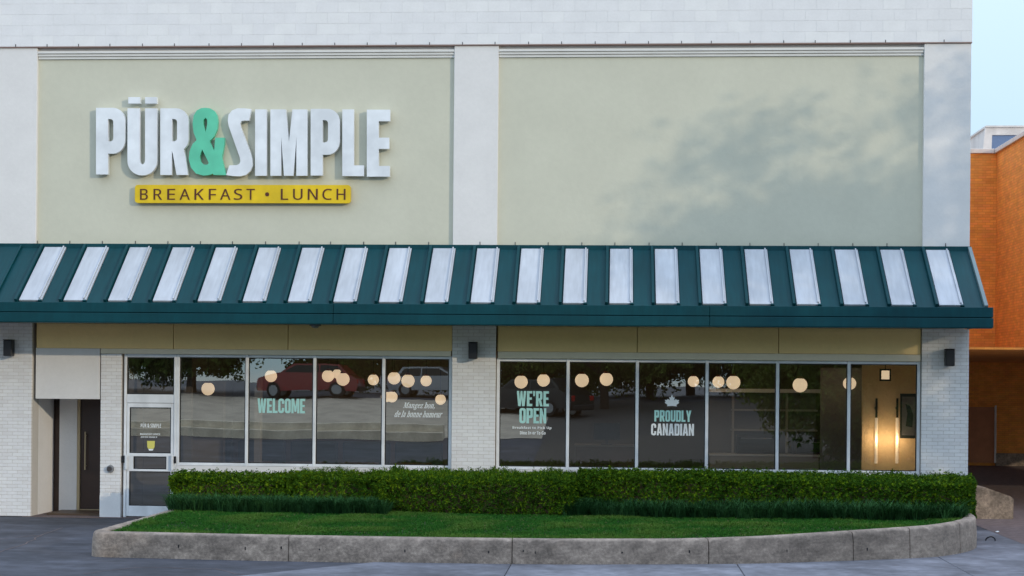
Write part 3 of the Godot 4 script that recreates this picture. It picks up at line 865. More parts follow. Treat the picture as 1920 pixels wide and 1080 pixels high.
# ---------------------------------------------------------------- inside the restaurant
func pendant(px: float, py: float, r: float, z: float, label: String):
	var c := P(px, py, z)
	var rad := r / F * (30.0 - z)
	var t := thing("globe_pendant", label, "pendant lamp", c, "lit globe pendants inside the restaurant")
	part(t, "globe", ball(rad, 22), M.globe)
	part(t, "collar", cyl(rad * 0.45, rad * 0.3, rad * 0.35, 14), M.brass, Vector3(0, rad * 1.05, 0))
	part(t, "stem", cyl(0.008, 0.008, maxf(0.05, 3.45 - c.y - rad), 6), M.black, Vector3(0, rad + (3.45 - c.y - rad) / 2, 0))
	var l := OmniLight3D.new()
	l.name = "glow"
	l.light_color = Color8(255, 220, 176)
	l.light_energy = 0.09
	l.omni_range = 12.0
	l.omni_attenuation = 2.0
	l.light_size = rad
	l.shadow_enabled = true
	t.add_child(l, true)
func interior():
	var by_win := [
		[[390, 729, 12.5, -3.5], "lit globe pendant alone behind the first window beside the entrance"],
		[[508, 705, 11.5, -4.5], "lit globe pendant above the WELCOME lettering"],
		[[615, 705, 11.5, -4.0], "lit globe pendant in the cluster right after the WELCOME pane"],
		[[632, 701, 9.0, -6.5], "small lit globe pendant tucked behind two larger ones"],
		[[643, 711, 12.5, -3.6], "lit globe pendant overlapping a smaller one behind it"],
		[[700, 712, 10.5, -5.0], "lit globe pendant standing apart beside the window bar"],
		[[739, 709, 12, -4.2], "lit globe pendant above the slanted script, touching its neighbour"],
		[[765, 714, 12.5, -3.8], "lit globe pendant centred over the slanted script"],
		[[799, 714, 10.5, -5.2], "lit globe pendant over the script by the brick pillar"],
		[[724, 744, 10, -6.4], "low lit globe pendant behind the window bar"],
		[[735, 744, 10.5, -5.8], "low lit globe pendant beside the script's window bar"],
		[[826, 749, 10, -6.4], "low lit globe pendant at the end of the slanted script"],
		[[977, 716, 12.5, -3.8], "lit globe pendant above the letter W of WE'RE OPEN"],
		[[1019, 713, 12, -4.4], "lit globe pendant above the last letters of WE'RE OPEN"],
		[[1091, 713, 13, -3.6], "lit globe pendant first in the pane after WE'RE OPEN"],
		[[1137, 711, 12.5, -4.0], "lit globe pendant second in the pane after WE'RE OPEN"],
		[[1300, 715, 10.5, -5.2], "lit globe pendant beside the maple leaf print"],
		[[1347, 716, 11, -5.0], "lit globe pendant first of two in the pane after the maple leaf"],
		[[1375, 717, 13, -4.0], "lit globe pendant second of two in the pane after the maple leaf"],
		[[1500, 722, 13.5, -3.6], "large lit globe pendant alone in its pane above the kitchen"],
		[[1593, 719, 12, -3.6], "lit globe pendant behind the bar next to the tan partition"],
	]
	for e in by_win:
		pendant(e[0][0], e[0][1], e[0][2], e[0][3], e[1])
	# square lamp, tube lamps and picture before the tan partition
	var c := P(1660, 703, -1.6)
	var t := thing("square_lamp", "small square lit lamp above the tan partition", "lamp", c)
	bar(t, "frame", M.black, Vector3(-0.11, -0.12, -0.03), Vector3(0.11, 0.12, -0.001))
	bar(t, "diffuser", M.globe, Vector3(-0.075, -0.085, 0.0), Vector3(0.075, 0.085, 0.02))
	part(t, "stem", cyl(0.008, 0.008, 3.45 - c.y - 0.12, 6), M.black, Vector3(0, 0.12 + (3.45 - c.y - 0.12) / 2, -0.015))
	for px in [1643, 1682]:
		var q := P(px, 815, -2.1)
		var tl := thing("tube_lamp", "slim upright tube lamp next to the framed picture" if px > 1660 else "slim upright tube lamp below the small square lamp", "lamp", Vector3(q.x, q.y, -2.1), "tube lamps on the tan partition")
		part(tl, "tube", cyl(0.03, 0.03, 0.9, 12), M.tube, Vector3(0, -0.12, 0))
		part(tl, "rod", cyl(0.022, 0.022, 0.38, 10), M.black, Vector3(0, 0.53, 0))
		bar(tl, "bracket", M.black, Vector3(-0.02, 0.5, -0.1), Vector3(0.02, 0.55, -0.02))
		var l := OmniLight3D.new()
		l.name = "glow"
		l.position = Vector3(0, -0.1, 0.12)
		l.light_color = Color8(255, 220, 176)
		l.light_energy = 0.2
		l.light_size = 0.1
		l.omni_range = 10.0
		l.omni_attenuation = 2.0
		l.shadow_enabled = true
		tl.add_child(l, true)
	var p := P(1704, 780, -1.9)
	t = thing("picture_frame", "dark framed picture hanging beside the tube lamps", "picture", Vector3(p.x, p.y, -1.9), "", -0.5)
	bar(t, "frame", M.black, Vector3(-0.17, -0.44, -0.02), Vector3(0.17, 0.44, 0.02))
	bar(t, "print", M.wall_grey, Vector3(-0.13, -0.38, 0.021), Vector3(0.13, 0.38, 0.024))
	part(t, "dark_shape", plate(PackedVector2Array([Vector2(-0.05, -0.2), Vector2(0.08, -0.22), Vector2(0.1, 0.02), Vector2(0.03, 0.2), Vector2(-0.06, 0.24), Vector2(-0.02, 0.05)]), [], 0.003), M.black, Vector3(0, 0, 0.025))
	# kitchen pass
	var k0 := P(1332, 745, -6.0); var k1 := P(1535, 872, -6.0)
	t = thing("kitchen_counter", "pale kitchen counter with shelves behind the windows", "counter", Vector3(k0.x, 0.04, -6.0))
	var w := k1.x - k0.x
	bar(t, "counter_front", M.kitchen, Vector3(0, 0, -0.6), Vector3(w, 1.0, 0))
	bar(t, "counter_top", M.print_white, Vector3(-0.03, 1.001, -0.62), Vector3(w + 0.03, 1.04, 0.03))
	bar(t, "back_panel", M.wall_grey, Vector3(0, 1.05, -0.62), Vector3(w, 2.5, -0.58))
	for y in [1.55, 2.0]:
		bar(t, "shelf", M.kitchen, Vector3(0.5, y, -0.57), Vector3(w, y + 0.04, -0.25))
	for x in [0.5, 1.7, 2.9]:
		bar(t, "post", M.kitchen, Vector3(x, 1.05, -0.3), Vector3(x + 0.05, 2.4, -0.25))
	bar(t, "hood", M.print_white, Vector3(-0.1, 2.42, -0.56), Vector3(w + 0.2, 2.5, 0.3))
	var appl := [[0.6, 0.9, 0.42], [1.85, 0.8, 0.34]]
	for a in appl:
		var o := thing("kitchen_appliance", ("wider" if a[1] > 0.85 else "narrower") + " dark appliance on the pale kitchen counter", "appliance", Vector3(k0.x + a[0], 1.081, -6.35), "dark appliances on the kitchen counter")
		bar(o, "body", M.black, Vector3(0, 0, -0.16), Vector3(a[1], a[2], 0.16), 0.01)
		bar(o, "door", M.car_glass, Vector3(0.05, 0.05, 0.161), Vector3(a[1] - 0.05, a[2] - 0.05, 0.17))
		bar(o, "handle", M.steel, Vector3(0.1, a[2] - 0.08, 0.171), Vector3(a[1] - 0.1, a[2] - 0.06, 0.19))
	# host desk with screen
	var h0 := P(1080, 830, -4.0)
	t = thing("host_desk", "dark host desk behind the second pane after WE'RE OPEN", "desk", Vector3(h0.x, 0.04, -4.0))
	bar(t, "front", M.wood, Vector3(0, 0, -0.5), Vector3(1.3, 1.25, 0))
	bar(t, "top", M.wall_in, Vector3(-0.04, 1.251, -0.54), Vector3(1.34, 1.29, 0.04))
	var o2 := thing("cash_screen", "black screen standing on the host desk", "screen", Vector3(h0.x + 0.65, 1.331, -4.2))
	bar(o2, "foot", M.black, Vector3(-0.12, 0, -0.1), Vector3(0.12, 0.02, 0.1))
	bar(o2, "stalk", M.black, Vector3(-0.03, 0.021, -0.02), Vector3(0.03, 0.12, 0.02))
	bar(o2, "display", M.black, Vector3(-0.28, 0.1, 0.021), Vector3(0.28, 0.46, 0.05), 0.008)
	# booths
	for i in 5:
		var bx: float = X(380 + 100 * i, -6.0)
		t = thing("booth_seat", "dark green padded booth seat along the dining room", "booth", Vector3(bx, 0.04, -6.5), "booth seats along the dining room")
		bar(t, "seat", M.booth, Vector3(-0.55, 0, -0.3), Vector3(0.55, 0.46, 0.3), 0.04)
		bar(t, "backrest", M.booth, Vector3(-0.55, 0.461, -0.3), Vector3(0.55, 1.2, -0.14), 0.04)
		var tb := thing("dining_table", "square wooden dining table before a booth seat", "table", Vector3(bx, 0.04, -5.6), "dining tables before the booth seats")
		bar(tb, "top", M.wood, Vector3(-0.4, 0.72, -0.4), Vector3(0.4, 0.76, 0.4), 0.008)
		part(tb, "leg", cyl(0.04, 0.04, 0.7, 10), M.black, Vector3(0, 0.37, 0))
		part(tb, "foot", cyl(0.25, 0.22, 0.03, 16), M.black, Vector3(0, 0.015, 0))

# ---------------------------------------------------------------- planting
func leaf_mesh(l: float, w: float) -> ArrayMesh:          # one bent leaf
	var st := st_new()
	var a := Vector3(0, 0, 0); var b := Vector3(-w / 2, l * 0.5, w * 0.18); var c := Vector3(0, l, -l * 0.06); var d := Vector3(w / 2, l * 0.5, w * 0.18)
	tri(st, a, d, c); tri(st, a, c, b)
	return done(st)
func sprig_mesh(r: RandomNumberGenerator, n: int, l: float, w: float, spread: float, outward := false) -> ArrayMesh:   # a few leaves round a tip
	var st := SurfaceTool.new()
	st.begin(Mesh.PRIMITIVE_TRIANGLES)
	var lf := leaf_mesh(l, w)
	for i in n:
		var bs := Basis(Vector3(r.randf_range(-1, 1), r.randf_range(-1, 1), r.randf_range(-1, 1)).normalized(), r.randf() * TAU)
		if outward: bs = Basis(Vector3.UP, r.randf() * TAU) * Basis(Vector3.RIGHT, -PI / 2 + r.randf_range(0.05, 0.95))
		var at := Vector3(r.randf_range(-1, 1), r.randf_range(-1, 1), r.randf_range(-1, 1)) * spread
		st.append_from(lf, 0, Transform3D(bs, at))
	return st.commit()
func scatter(parent: Node, called: String, mesh: Mesh, m: Material, xf: Array, cols: Array) -> MultiMeshInstance3D:
	var mm := MultiMesh.new()
	mm.transform_format = MultiMesh.TRANSFORM_3D
	mm.use_colors = true
	mm.mesh = mesh
	mm.instance_count = xf.size()
	for i in xf.size():
		mm.set_instance_transform(i, xf[i])
		mm.set_instance_color(i, cols[i])
	var o := MultiMeshInstance3D.new()
	o.name = called
	o.multimesh = mm
	o.material_override = m
	o.set_meta("kind", "stuff")
	parent.add_child(o, true)
	return o
func leaf_colour(r: RandomNumberGenerator, a: Color, b: Color) -> Color:
	var c := a.lerp(b, r.randf())
	var k := r.randf_range(0.75, 1.2)
	return Color(c.r * k, c.g * k, c.b * k)
# a clipped hedge between a front line and a back line (lists of x, z), from y0 to y1
func hedge(front: Array, back: Array, y0: float, y1: float, label: String, seed_: int):
	var r := RandomNumberGenerator.new()
	r.seed = seed_
	var nz := FastNoiseLite.new()
	nz.seed = seed_
	nz.frequency = 1.6
	nz.fractal_octaves = 3
	var n := 24
	var fa := resample(front, n); var ba := resample(back, n)
	var mid: Vector2 = (fa[n / 2] + ba[n / 2]) / 2
	var org := Vector3(mid.x, y0, mid.y)
	var t := thing("hedge", label, "hedge", org, "clipped hedges in the planter")
	# dark twiggy inside
	var st := st_new()
	var ins := 0.17
	var core := func(i: int, frontside: bool, top: bool) -> Vector3:
		var a: Vector2 = fa[i]; var b: Vector2 = ba[i]
		var d := (b - a).normalized()
		var p := a + d * ins if frontside else b - d * ins
		var along: Vector2 = (fa[mini(i + 1, n)] - fa[maxi(i - 1, 0)]).normalized()
		if i == 0: p += along * ins
		if i == n: p -= along * ins
		return Vector3(p.x, y1 - ins if top else y0 - 0.05, p.y) - org
	for i in n:
		quad(st, core.call(i, true, false), core.call(i + 1, true, false), core.call(i + 1, true, true), core.call(i, true, true))
		quad(st, core.call(i, true, true), core.call(i + 1, true, true), core.call(i + 1, false, true), core.call(i, false, true))
		quad(st, core.call(i + 1, false, false), core.call(i, false, false), core.call(i, false, true), core.call(i + 1, false, true))
	for i in [0, n]:
		quad(st, core.call(i, false, false), core.call(i, true, false), core.call(i, true, true), core.call(i, false, true))
	part(t, "branches", done(st), M.twigs)
	# leaves in the outer skin
	var len_f := 0.0
	for i in n: len_f += fa[i].distance_to(fa[i + 1])
	var depth := 0.0
	for i in n + 1: depth += fa[i].distance_to(ba[i]) / (n + 1)
	var h := y1 - y0
	var kinds := [[len_f * h, 0], [len_f * depth, 1], [len_f * h * 0.35, 2], [depth * h, 3], [depth * h, 4]]
	var xf := []; var cols := []
	var rnd := 0.05                                   # rounded shoulders
	for k in kinds:
		var cnt := int(k[0] * 2000.0)
		for q in cnt:
			var u := r.randf(); var v := r.randf()
			if k[1] == 3: u = 0.0
			if k[1] == 4: u = 1.0
			var fi := u * n
			var i0 := mini(int(fi), n - 1)
			var a: Vector2 = fa[i0].lerp(fa[i0 + 1], fi - i0)
			var b: Vector2 = ba[i0].lerp(ba[i0 + 1], fi - i0)
			var along: Vector2 = (fa[i0 + 1] - fa[i0]).normalized()
			var dn := (b - a).normalized()
			var p: Vector3; var nr: Vector3
			var e := 0.0
			match k[1]:
				0:
					p = Vector3(a.x, y0 + v * h, a.y); nr = Vector3(-dn.x, 0, -dn.y)
					e = v
					if v > 0.9: nr = (nr + Vector3.UP * (v - 0.9) * 10).normalized()
				1:
					var w := a.lerp(b, v)
					p = Vector3(w.x, y1, w.y); nr = Vector3.UP
				2:
					p = Vector3(b.x, y1 - v * h * 0.35, b.y); nr = Vector3(dn.x, 0, dn.y)
				_:
					var w := a.lerp(b, v)
					p = Vector3(w.x, y0 + r.randf() * h, w.y)
					nr = Vector3(along.x, 0, along.y) * (1.0 if k[1] == 4 else -1.0)
			var shoulder := 0.0
			if k[1] != 1 and p.y > y1 - rnd: shoulder = (p.y - (y1 - rnd)) / rnd
			if k[1] == 1:
				var dd := minf(v, 1.0 - v) * depth
				if dd < rnd: shoulder = 1.0 - dd / rnd
			var bump := nz.get_noise_3dv(p) * 0.09 + nz.get_noise_3dv(p * 4.0) * 0.1
			p += nr * (bump + r.randf_range(-0.15, 0.02)) - (Vector3.UP * 0.03 if k[1] == 1 else nr * 0.03) * shoulder * shoulder
			if k[1] == 0 and v < 0.12: p -= nr * (0.12 - v) * 0.6
			if r.randf() < 0.03: p += nr * r.randf() * 0.05
			var up := (nr + Vector3(r.randf_range(-1, 1), r.randf_range(-1, 1), r.randf_range(-1, 1)) * 0.45).normalized()
			var bs := Basis(Quaternion(Vector3.UP, up) if up.dot(Vector3.UP) > -0.99 else Quaternion(Vector3.RIGHT, PI)) * Basis(Vector3.UP, r.randf() * TAU)
			xf.append(Transform3D(bs.scaled(Vector3.ONE * r.randf_range(0.7, 1.25)), p - org))
			var tone := clampf(0.35 + 0.12 * (seed_ % 3) + nz.get_noise_3dv(p * 0.8 + Vector3(9, 3, 1)) * 0.9, 0, 1)
			cols.append(leaf_colour(r, Color(0.018, 0.065, 0.006), Color(0.065, 0.15, 0.008)).lerp(Color(0.17, 0.26, 0.006), (0.75 if r.randf() < 0.16 else 0.0) + tone * 0.15))
	scatter(t, "foliage", sprig_mesh(r, 5, 0.028, 0.017, 0.014, true), M.leaf, xf, cols)
func resample(pts: Array, n: int) -> Array:
	var c := Curve2D.new()
	for i in pts.size():
		var p := Vector2(pts[i][0], pts[i][1])
		var tan_ := Vector2.ZERO
		if i > 0 and i < pts.size() - 1:
			tan_ = (Vector2(pts[i + 1][0], pts[i + 1][1]) - Vector2(pts[i - 1][0], pts[i - 1][1])) / 6.0
		c.add_point(p, -tan_, tan_)
	var out := []
	var l := c.get_baked_length()
	for i in n + 1: out.append(c.sample_baked(l * i / n, true))
	return out
func tuft_mesh(r: RandomNumberGenerator, blades: int, h: float, w: float, spread: float, arch: float) -> ArrayMesh:
	var st := st_new()
	for i in blades:
		var a := r.randf() * TAU
		var out := Vector3(cos(a), 0, sin(a))
		var side := Vector3(-out.z, 0, out.x) * w / 2
		var hh := h * r.randf_range(0.6, 1.1)
		var b0 := out * r.randf() * spread * 0.4
		var lean := r.randf_range(0.2, 1.0) * arch
		var p1 := b0 + Vector3.UP * hh * 0.55 + out * hh * lean * 0.35
		var p2 := b0 + Vector3.UP * hh * (0.95 - lean * 0.35) + out * hh * lean * 0.9
		quad(st, b0 - side, b0 + side, p1 + side * 0.9, p1 - side * 0.9)
		tri(st, p1 - side * 0.9, p1 + side * 0.9, p2)
	return done(st)

const KERB := [[-7.86, 0.3], [-7.82, 2.6], [-7.86, 6.2], [-7.55, 6.62], [-4.78, 6.77], [-1.49, 6.74], [0.3, 6.54], [1.97, 6.2], [2.92, 5.85], [4.53, 5.12], [5.21, 4.6], [5.82, 3.6], [6.06, 2.5], [6.04, 1.2], [5.95, 0.3]]
func kerb_h(x: float) -> float:
	return 0.36 + 0.13 * smoothstep(0.5, 6.0, x)
func planter():
	var c := Curve2D.new()
	for i in KERB.size():
		var p := Vector2(KERB[i][0], KERB[i][1])
		var tn := Vector2.ZERO
		if i > 3 and i < KERB.size() - 1:
			tn = (Vector2(KERB[i + 1][0], KERB[i + 1][1]) - Vector2(KERB[i - 1][0], KERB[i - 1][1])) / 6.0
		if i == 2: c.add_point(p, Vector2.ZERO, Vector2(0, 0.28))
		elif i == 3: c.add_point(p, Vector2(-0.25, -0.03), Vector2(0.3, 0.0))
		else: c.add_point(p, -tn, tn)
	c.bake_interval = 0.03
	var total := c.get_baked_length()
	var t := thing("planter_wall", "low weathered concrete kerb wall curving round the lawn and hedges", "kerb wall", Vector3(-1.5, 0, 6.6))
	var cuts := [0.0]
	for px in [[543, 1050], [960, 1057], [1330, 1058], [1605, 1052], [1707, 1047], [1808, 1038]]:
		var g := G(px[0], px[1])
		cuts.append(c.get_closest_offset(Vector2(g.x, g.z)))
	cuts.append(total)
	var r := RandomNumberGenerator.new()
	r.seed = 5
	var nz := FastNoiseLite.new()
	nz.frequency = 3.0
	for k in cuts.size() - 1:
		var st := SurfaceTool.new()
		st.begin(Mesh.PRIMITIVE_TRIANGLES)
		st.set_smooth_group(0)
		var s0: float = cuts[k] + 0.006; var s1: float = cuts[k + 1] - 0.006
		var n := int(ceil((s1 - s0) / 0.06))
		var rings := []
		for i in n + 1:
			var s := lerpf(s0, s1, float(i) / n)
			var p := c.sample_baked(s, true)
			var d := (c.sample_baked(minf(s + 0.05, total), true) - c.sample_baked(maxf(s - 0.05, 0), true)).normalized()
			var out := Vector2(-d.y, d.x)               # away from the bed
			if out.dot(p - Vector2(-1, 2)) < 0: out = -out
			var hh := kerb_h(p.x)
			var prof := [[0.0, -0.08], [0.0, hh * 0.35], [-0.008, hh * 0.7], [-0.012, hh - 0.035], [-0.024, hh - 0.012], [-0.05, hh], [-0.19, hh], [-0.225, hh - 0.02], [-0.23, -0.08]]
			var ring := []
			for q in prof:
				var w: Vector2 = p + out * q[0]
				var v := Vector3(w.x, q[1], w.y)
				var chip := nz.get_noise_3dv(v * 2.2) * 0.008
				if q[1] > hh - 0.05 and q[0] > -0.1:       # worn upper edge
					var bite := maxf(0.0, nz.get_noise_3dv(v * 1.3 + Vector3(7, 0, 3)) - 0.18) * 0.16
					v.y -= bite * (1.0 if q[0] > -0.04 else 0.4)
				v += Vector3(out.x, 0, out.y) * chip
				ring.append(v - t.position)
			rings.append(ring)
		for i in n:
			for q in 8:
				quad(st, rings[i][q], rings[i][q + 1], rings[i + 1][q + 1], rings[i + 1][q])
		for e in [0, n]:
			for q in range(1, 8):
				tri(st, rings[e][0], rings[e][q], rings[e][q + 1])
		part(t, "kerb_segment", done(st), M.kerb)
	# dark form-tie holes left in the face
	for q in [[318, 1024], [452, 1028], [523, 1027], [597, 1030], [917, 1035], [981, 1033], [1003, 1036], [1161, 1036], [1468, 1033], [1285, 1034], [760, 1033], [1640, 1030]]:
		var g := G(q[0], 1055.0 - absf(q[0] - 1100.0) * 0.004)
		var so := c.get_closest_offset(Vector2(g.x, g.z))
		var p := c.sample_baked(so, true)
		var d := (c.sample_baked(so + 0.05, true) - c.sample_baked(so - 0.05, true)).normalized()
		var yy := P(q[0], q[1], p.y).y
		part(t, "tie_hole", box(Vector3(r.randf_range(0.012, 0.022), r.randf_range(0.02, 0.05), 0.03), 0.004), M.black, Vector3(p.x, yy, p.y - 0.012) - t.position, Basis(Vector3.UP, -d.angle()))
	# bed inside the wall
	var poly := PackedVector2Array()
	var ns := 90
	for i in ns + 1:
		var s := total * i / ns
		var p := c.sample_baked(s, true)
		var d := (c.sample_baked(minf(s + 0.05, total), true) - c.sample_baked(maxf(s - 0.05, 0), true)).normalized()
		var out := Vector2(-d.y, d.x)
		if out.dot(p - Vector2(-1, 2)) < 0: out = -out
		poly.append(p - out * 0.18)
	poly.append(Vector2(5.8, 0.0)); poly.append(Vector2(-7.6, 0.0))
	var st := st_new()
	# grid of the bed clipped to the polygon
	var step := 0.25
	var bed := func(p: Vector2) -> Vector3: return Vector3(p.x, bed_h(p.x, p.y), p.y)
	for gx in range(-34, 27):
		for gz in range(-1, 28):
			var o := Vector2(gx, gz) * step
			var cell := PackedVector2Array([o, o + Vector2(step, 0), o + Vector2(step, step), o + Vector2(0, step)])
			for piece in Geometry2D.intersect_polygons(cell, poly):
				var idx := Geometry2D.triangulate_polygon(piece)
				for k in range(0, idx.size(), 3):
					var A3: Vector3 = bed.call(piece[idx[k]]); var B3: Vector3 = bed.call(piece[idx[k + 1]]); var C3: Vector3 = bed.call(piece[idx[k + 2]])
					if (B3 - A3).cross(C3 - A3).y < 0: tri(st, A3, C3, B3)
					else: tri(st, A3, B3, C3)
	structure("lawn", done(st), M.lawn_base)
	# grass
	var xf := []; var cols := []
	var gn := FastNoiseLite.new()
	gn.seed = 4
	gn.frequency = 0.55
	gn.fractal_octaves = 4
	for q in 52000:
		var p := Vector2(r.randf_range(-7.7, 6.0), r.randf_range(2.1, 6.7))
		if p.x > 2.5 and p.y < 2.6: continue
		if not Geometry2D.is_point_in_polygon(p, poly): continue
		var patch := gn.get_noise_2d(p.x, p.y)      # lusher and drier patches of lawn
		xf.append(Transform3D(Basis(Vector3.UP, r.randf() * TAU).scaled(Vector3.ONE * r.randf_range(0.7, 1.2) * (1.0 + 0.6 * patch)), Vector3(p.x, bed_h(p.x, p.y) - 0.004, p.y)))
		cols.append(leaf_colour(r, Color(0.02, 0.1, 0.014), Color(0.055, 0.19, 0.024)).lerp(Color(0.13, 0.21, 0.035), clampf(0.15 + patch * 1.3, 0, 0.6)).lerp(Color(0.3, 0.26, 0.12), 0.6 if r.randf() < 0.025 else 0.0))
	var g := scatter(self, "grass", tuft_mesh(r, 9, 0.055, 0.006, 0.05, 0.7), M.blade, xf, cols)
	g.set_meta("kind", "stuff")
	tag(g, "short green lawn grass inside the concrete kerb wall", "grass")
	# border grass under the hedges
	for e in [[[[-7.75, 2.35], [-6.2, 2.5], [-4.0, 2.6]], 620, "dark blades of border grass in front of the stepped hedges"],
			[[[-0.75, 2.25], [1.4, 2.5], [3.2, 2.95], [4.6, 3.35], [5.75, 2.9]], 1150, "dark blades of border grass at the foot of the curved hedge"]]:
		var line := resample(e[0], 60)
		xf = []; cols = []
		for q in e[1]:
			var u := r.randf() * 60.0
			var i0 := mini(int(u), 59)
			var p: Vector2 = line[i0].lerp(line[i0 + 1], u - i0)
			p += Vector2(r.randf_range(-0.12, 0.12), -r.randf_range(-0.25, 0.55))
			xf.append(Transform3D(Basis(Vector3.UP, r.randf() * TAU).scaled(Vector3.ONE * r.randf_range(0.55, 1.2)), Vector3(p.x, bed_h(p.x, p.y) - 0.01, p.y)))
			cols.append(leaf_colour(r, Color(0.012, 0.05, 0.016), Color(0.045, 0.13, 0.04)))
		var lo := scatter(self, numbered("border_grass"), tuft_mesh(r, 20, 0.4, 0.01, 0.16, 1.1), M.blade, xf, cols)
		lo.set_meta("kind", "stuff")
		tag(lo, e[2], "grass")
func bed_h(x: float, z: float) -> float:
	return kerb_h(x) - 0.05 + 0.03 * smoothstep(0.0, 2.0, 6.5 - z) * (1.0 - smoothstep(3.0, 6.0, x))

# ---------------------------------------------------------------- trees
func tree(at: Vector3, height: float, crown: Vector3, crown_y: float, leaves: int, label: String, seed_: int, dark := false, leaf := 0.16, n_clumps := 46, tight := 0.55):
	var r := RandomNumberGenerator.new()
	r.seed = seed_
	var t := thing("broadleaf_tree", label, "tree", at, "trees around the car park")
	var st := SurfaceTool.new()
	st.begin(Mesh.PRIMITIVE_TRIANGLES)
	st.set_smooth_group(0)
	var base_r := height * 0.022
	var top := Vector3(r.randf_range(-0.3, 0.3), height * 0.8, r.randf_range(-0.3, 0.3))
	tube(st, [Vector3(0, -0.2, 0), Vector3(0.05, height * 0.25, 0), Vector3(-0.05, height * 0.5, 0.05), top], [base_r * 1.3, base_r, base_r * 0.75, base_r * 0.2], 9)
	var clumps := []
	for i in n_clumps:
		var d := Vector3(r.randf_range(-1, 1), r.randf_range(-1, 1), r.randf_range(-1, 1))
		while d.length() > 1.0 or d.length() < 0.25: d = Vector3(r.randf_range(-1, 1), r.randf_range(-1, 1), r.randf_range(-1, 1))
		clumps.append(Vector3(0, crown_y, 0) + d * crown * 0.88)
	for i in 16:
		var c: Vector3 = clumps[i]
		var s := Vector3(0, clampf(c.y - crown.y * 0.6, height * 0.2, height * 0.75), 0)
		tube(st, [s, s.lerp(c, 0.5) + Vector3(0, 0.3, 0), c], [base_r * 0.45, base_r * 0.28, base_r * 0.08], 6)
	part(t, "trunk", done(st), M.bark)
	var xf := []; var cols := []
	for q in leaves:
		var c: Vector3 = clumps[r.randi() % clumps.size()]
		var sz := minf(crown.x, crown.y) * 0.3
		var d := Vector3(r.randfn(), r.randfn() * 0.65, r.randfn()) * sz * tight
		xf.append(Transform3D(Basis(Vector3(r.randf_range(-1, 1), r.randf_range(-1, 1), r.randf_range(-1, 1)).normalized(), r.randf() * TAU).scaled(Vector3.ONE * r.randf_range(0.7, 1.3)), c + d))
		cols.append(leaf_colour(r, Color(0.05, 0.09, 0.02), Color(0.09, 0.13, 0.03)) if dark else leaf_colour(r, Color(0.09, 0.13, 0.025), Color(0.16, 0.19, 0.045)))
	scatter(t, "crown", sprig_mesh(r, 7, leaf, leaf * 0.55, leaf * 0.9), M.tree_leaf, xf, cols)

# ---------------------------------------------------------------- cars (seen mirrored in the glass)
func car(at: Vector3, turn: float, paint: Material, label: String, tall := 1.0):
	var t := thing("parked_car", label, "car", at, "cars in the car park", turn)
	var L := 4.6; var hw := 0.9
	# side outline of the lower body and of the cabin, pushed across the width
	var body := PackedVector2Array([Vector2(-2.25, 0.32), Vector2(-2.3, 0.62), Vector2(-2.2, 0.86), Vector2(-1.1, 0.98 * tall), Vector2(1.9, 1.02 * tall), Vector2(2.25, 0.95), Vector2(2.3, 0.6), Vector2(2.2, 0.32)])
	part(t, "body", plate(body, [], hw * 2), paint, Vector3(0, 0, -hw))
	var y0 := 0.98 * tall
	var y1 := 1.42 + 0.32 * (tall - 1.0) * 3.0
	var cab := PackedVector2Array([Vector2(-1.1, y0 - 0.02), Vector2(-0.45, y1), Vector2(1.55, y1 + 0.02), Vector2(1.95, y0)])
	part(t, "cabin", plate(cab, [], hw * 1.72), paint, Vector3(0, 0, -hw * 0.86))
	for s in [-1.0, 1.0]:
		var sw := PackedVector2Array([Vector2(-0.9, y0 + 0.03), Vector2(-0.38, y1 - 0.07), Vector2(0.5, y1 - 0.06), Vector2(0.5, y0 + 0.03)])
		var sw2 := PackedVector2Array([Vector2(0.58, y0 + 0.03), Vector2(0.58, y1 - 0.06), Vector2(1.48, y1 - 0.06), Vector2(1.76, y0 + 0.03)])
		part(t, "side_window", plate(sw, [], 0.01), M.car_glass, Vector3(0, 0, s * (hw * 0.86 + 0.006) - 0.005))
		part(t, "side_window", plate(sw2, [], 0.01), M.car_glass, Vector3(0, 0, s * (hw * 0.86 + 0.006) - 0.005))
		bar(t, "headlight", M.lamp_clear, Vector3(-2.31, 0.66, s * 0.55), Vector3(-2.2, 0.84, s * 0.86), 0.02)
		bar(t, "tail_light", M.lamp_red, Vector3(2.2, 0.7, s * 0.6), Vector3(2.31, 0.92, s * 0.86), 0.02)
		for x in [-1.4, 1.42]:
			var w := sub(t, "wheel")
			w.position = Vector3(x, 0.34, s * (hw - 0.1))
			part(w, "tyre", cyl(0.34, 0.34, 0.22, 24), M.tyre, Vector3.ZERO, Basis(Vector3.RIGHT, PI / 2))
			part(w, "rim", cyl(0.22, 0.22, 0.24, 16), M.steel, Vector3.ZERO, Basis(Vector3.RIGHT, PI / 2))
	bar(t, "bumper", M.tyre, Vector3(-2.36, 0.34, -0.8), Vector3(-2.22, 0.56, 0.8), 0.03)
	bar(t, "bumper", M.tyre, Vector3(2.22, 0.34, -0.8), Vector3(2.36, 0.56, 0.8), 0.03)

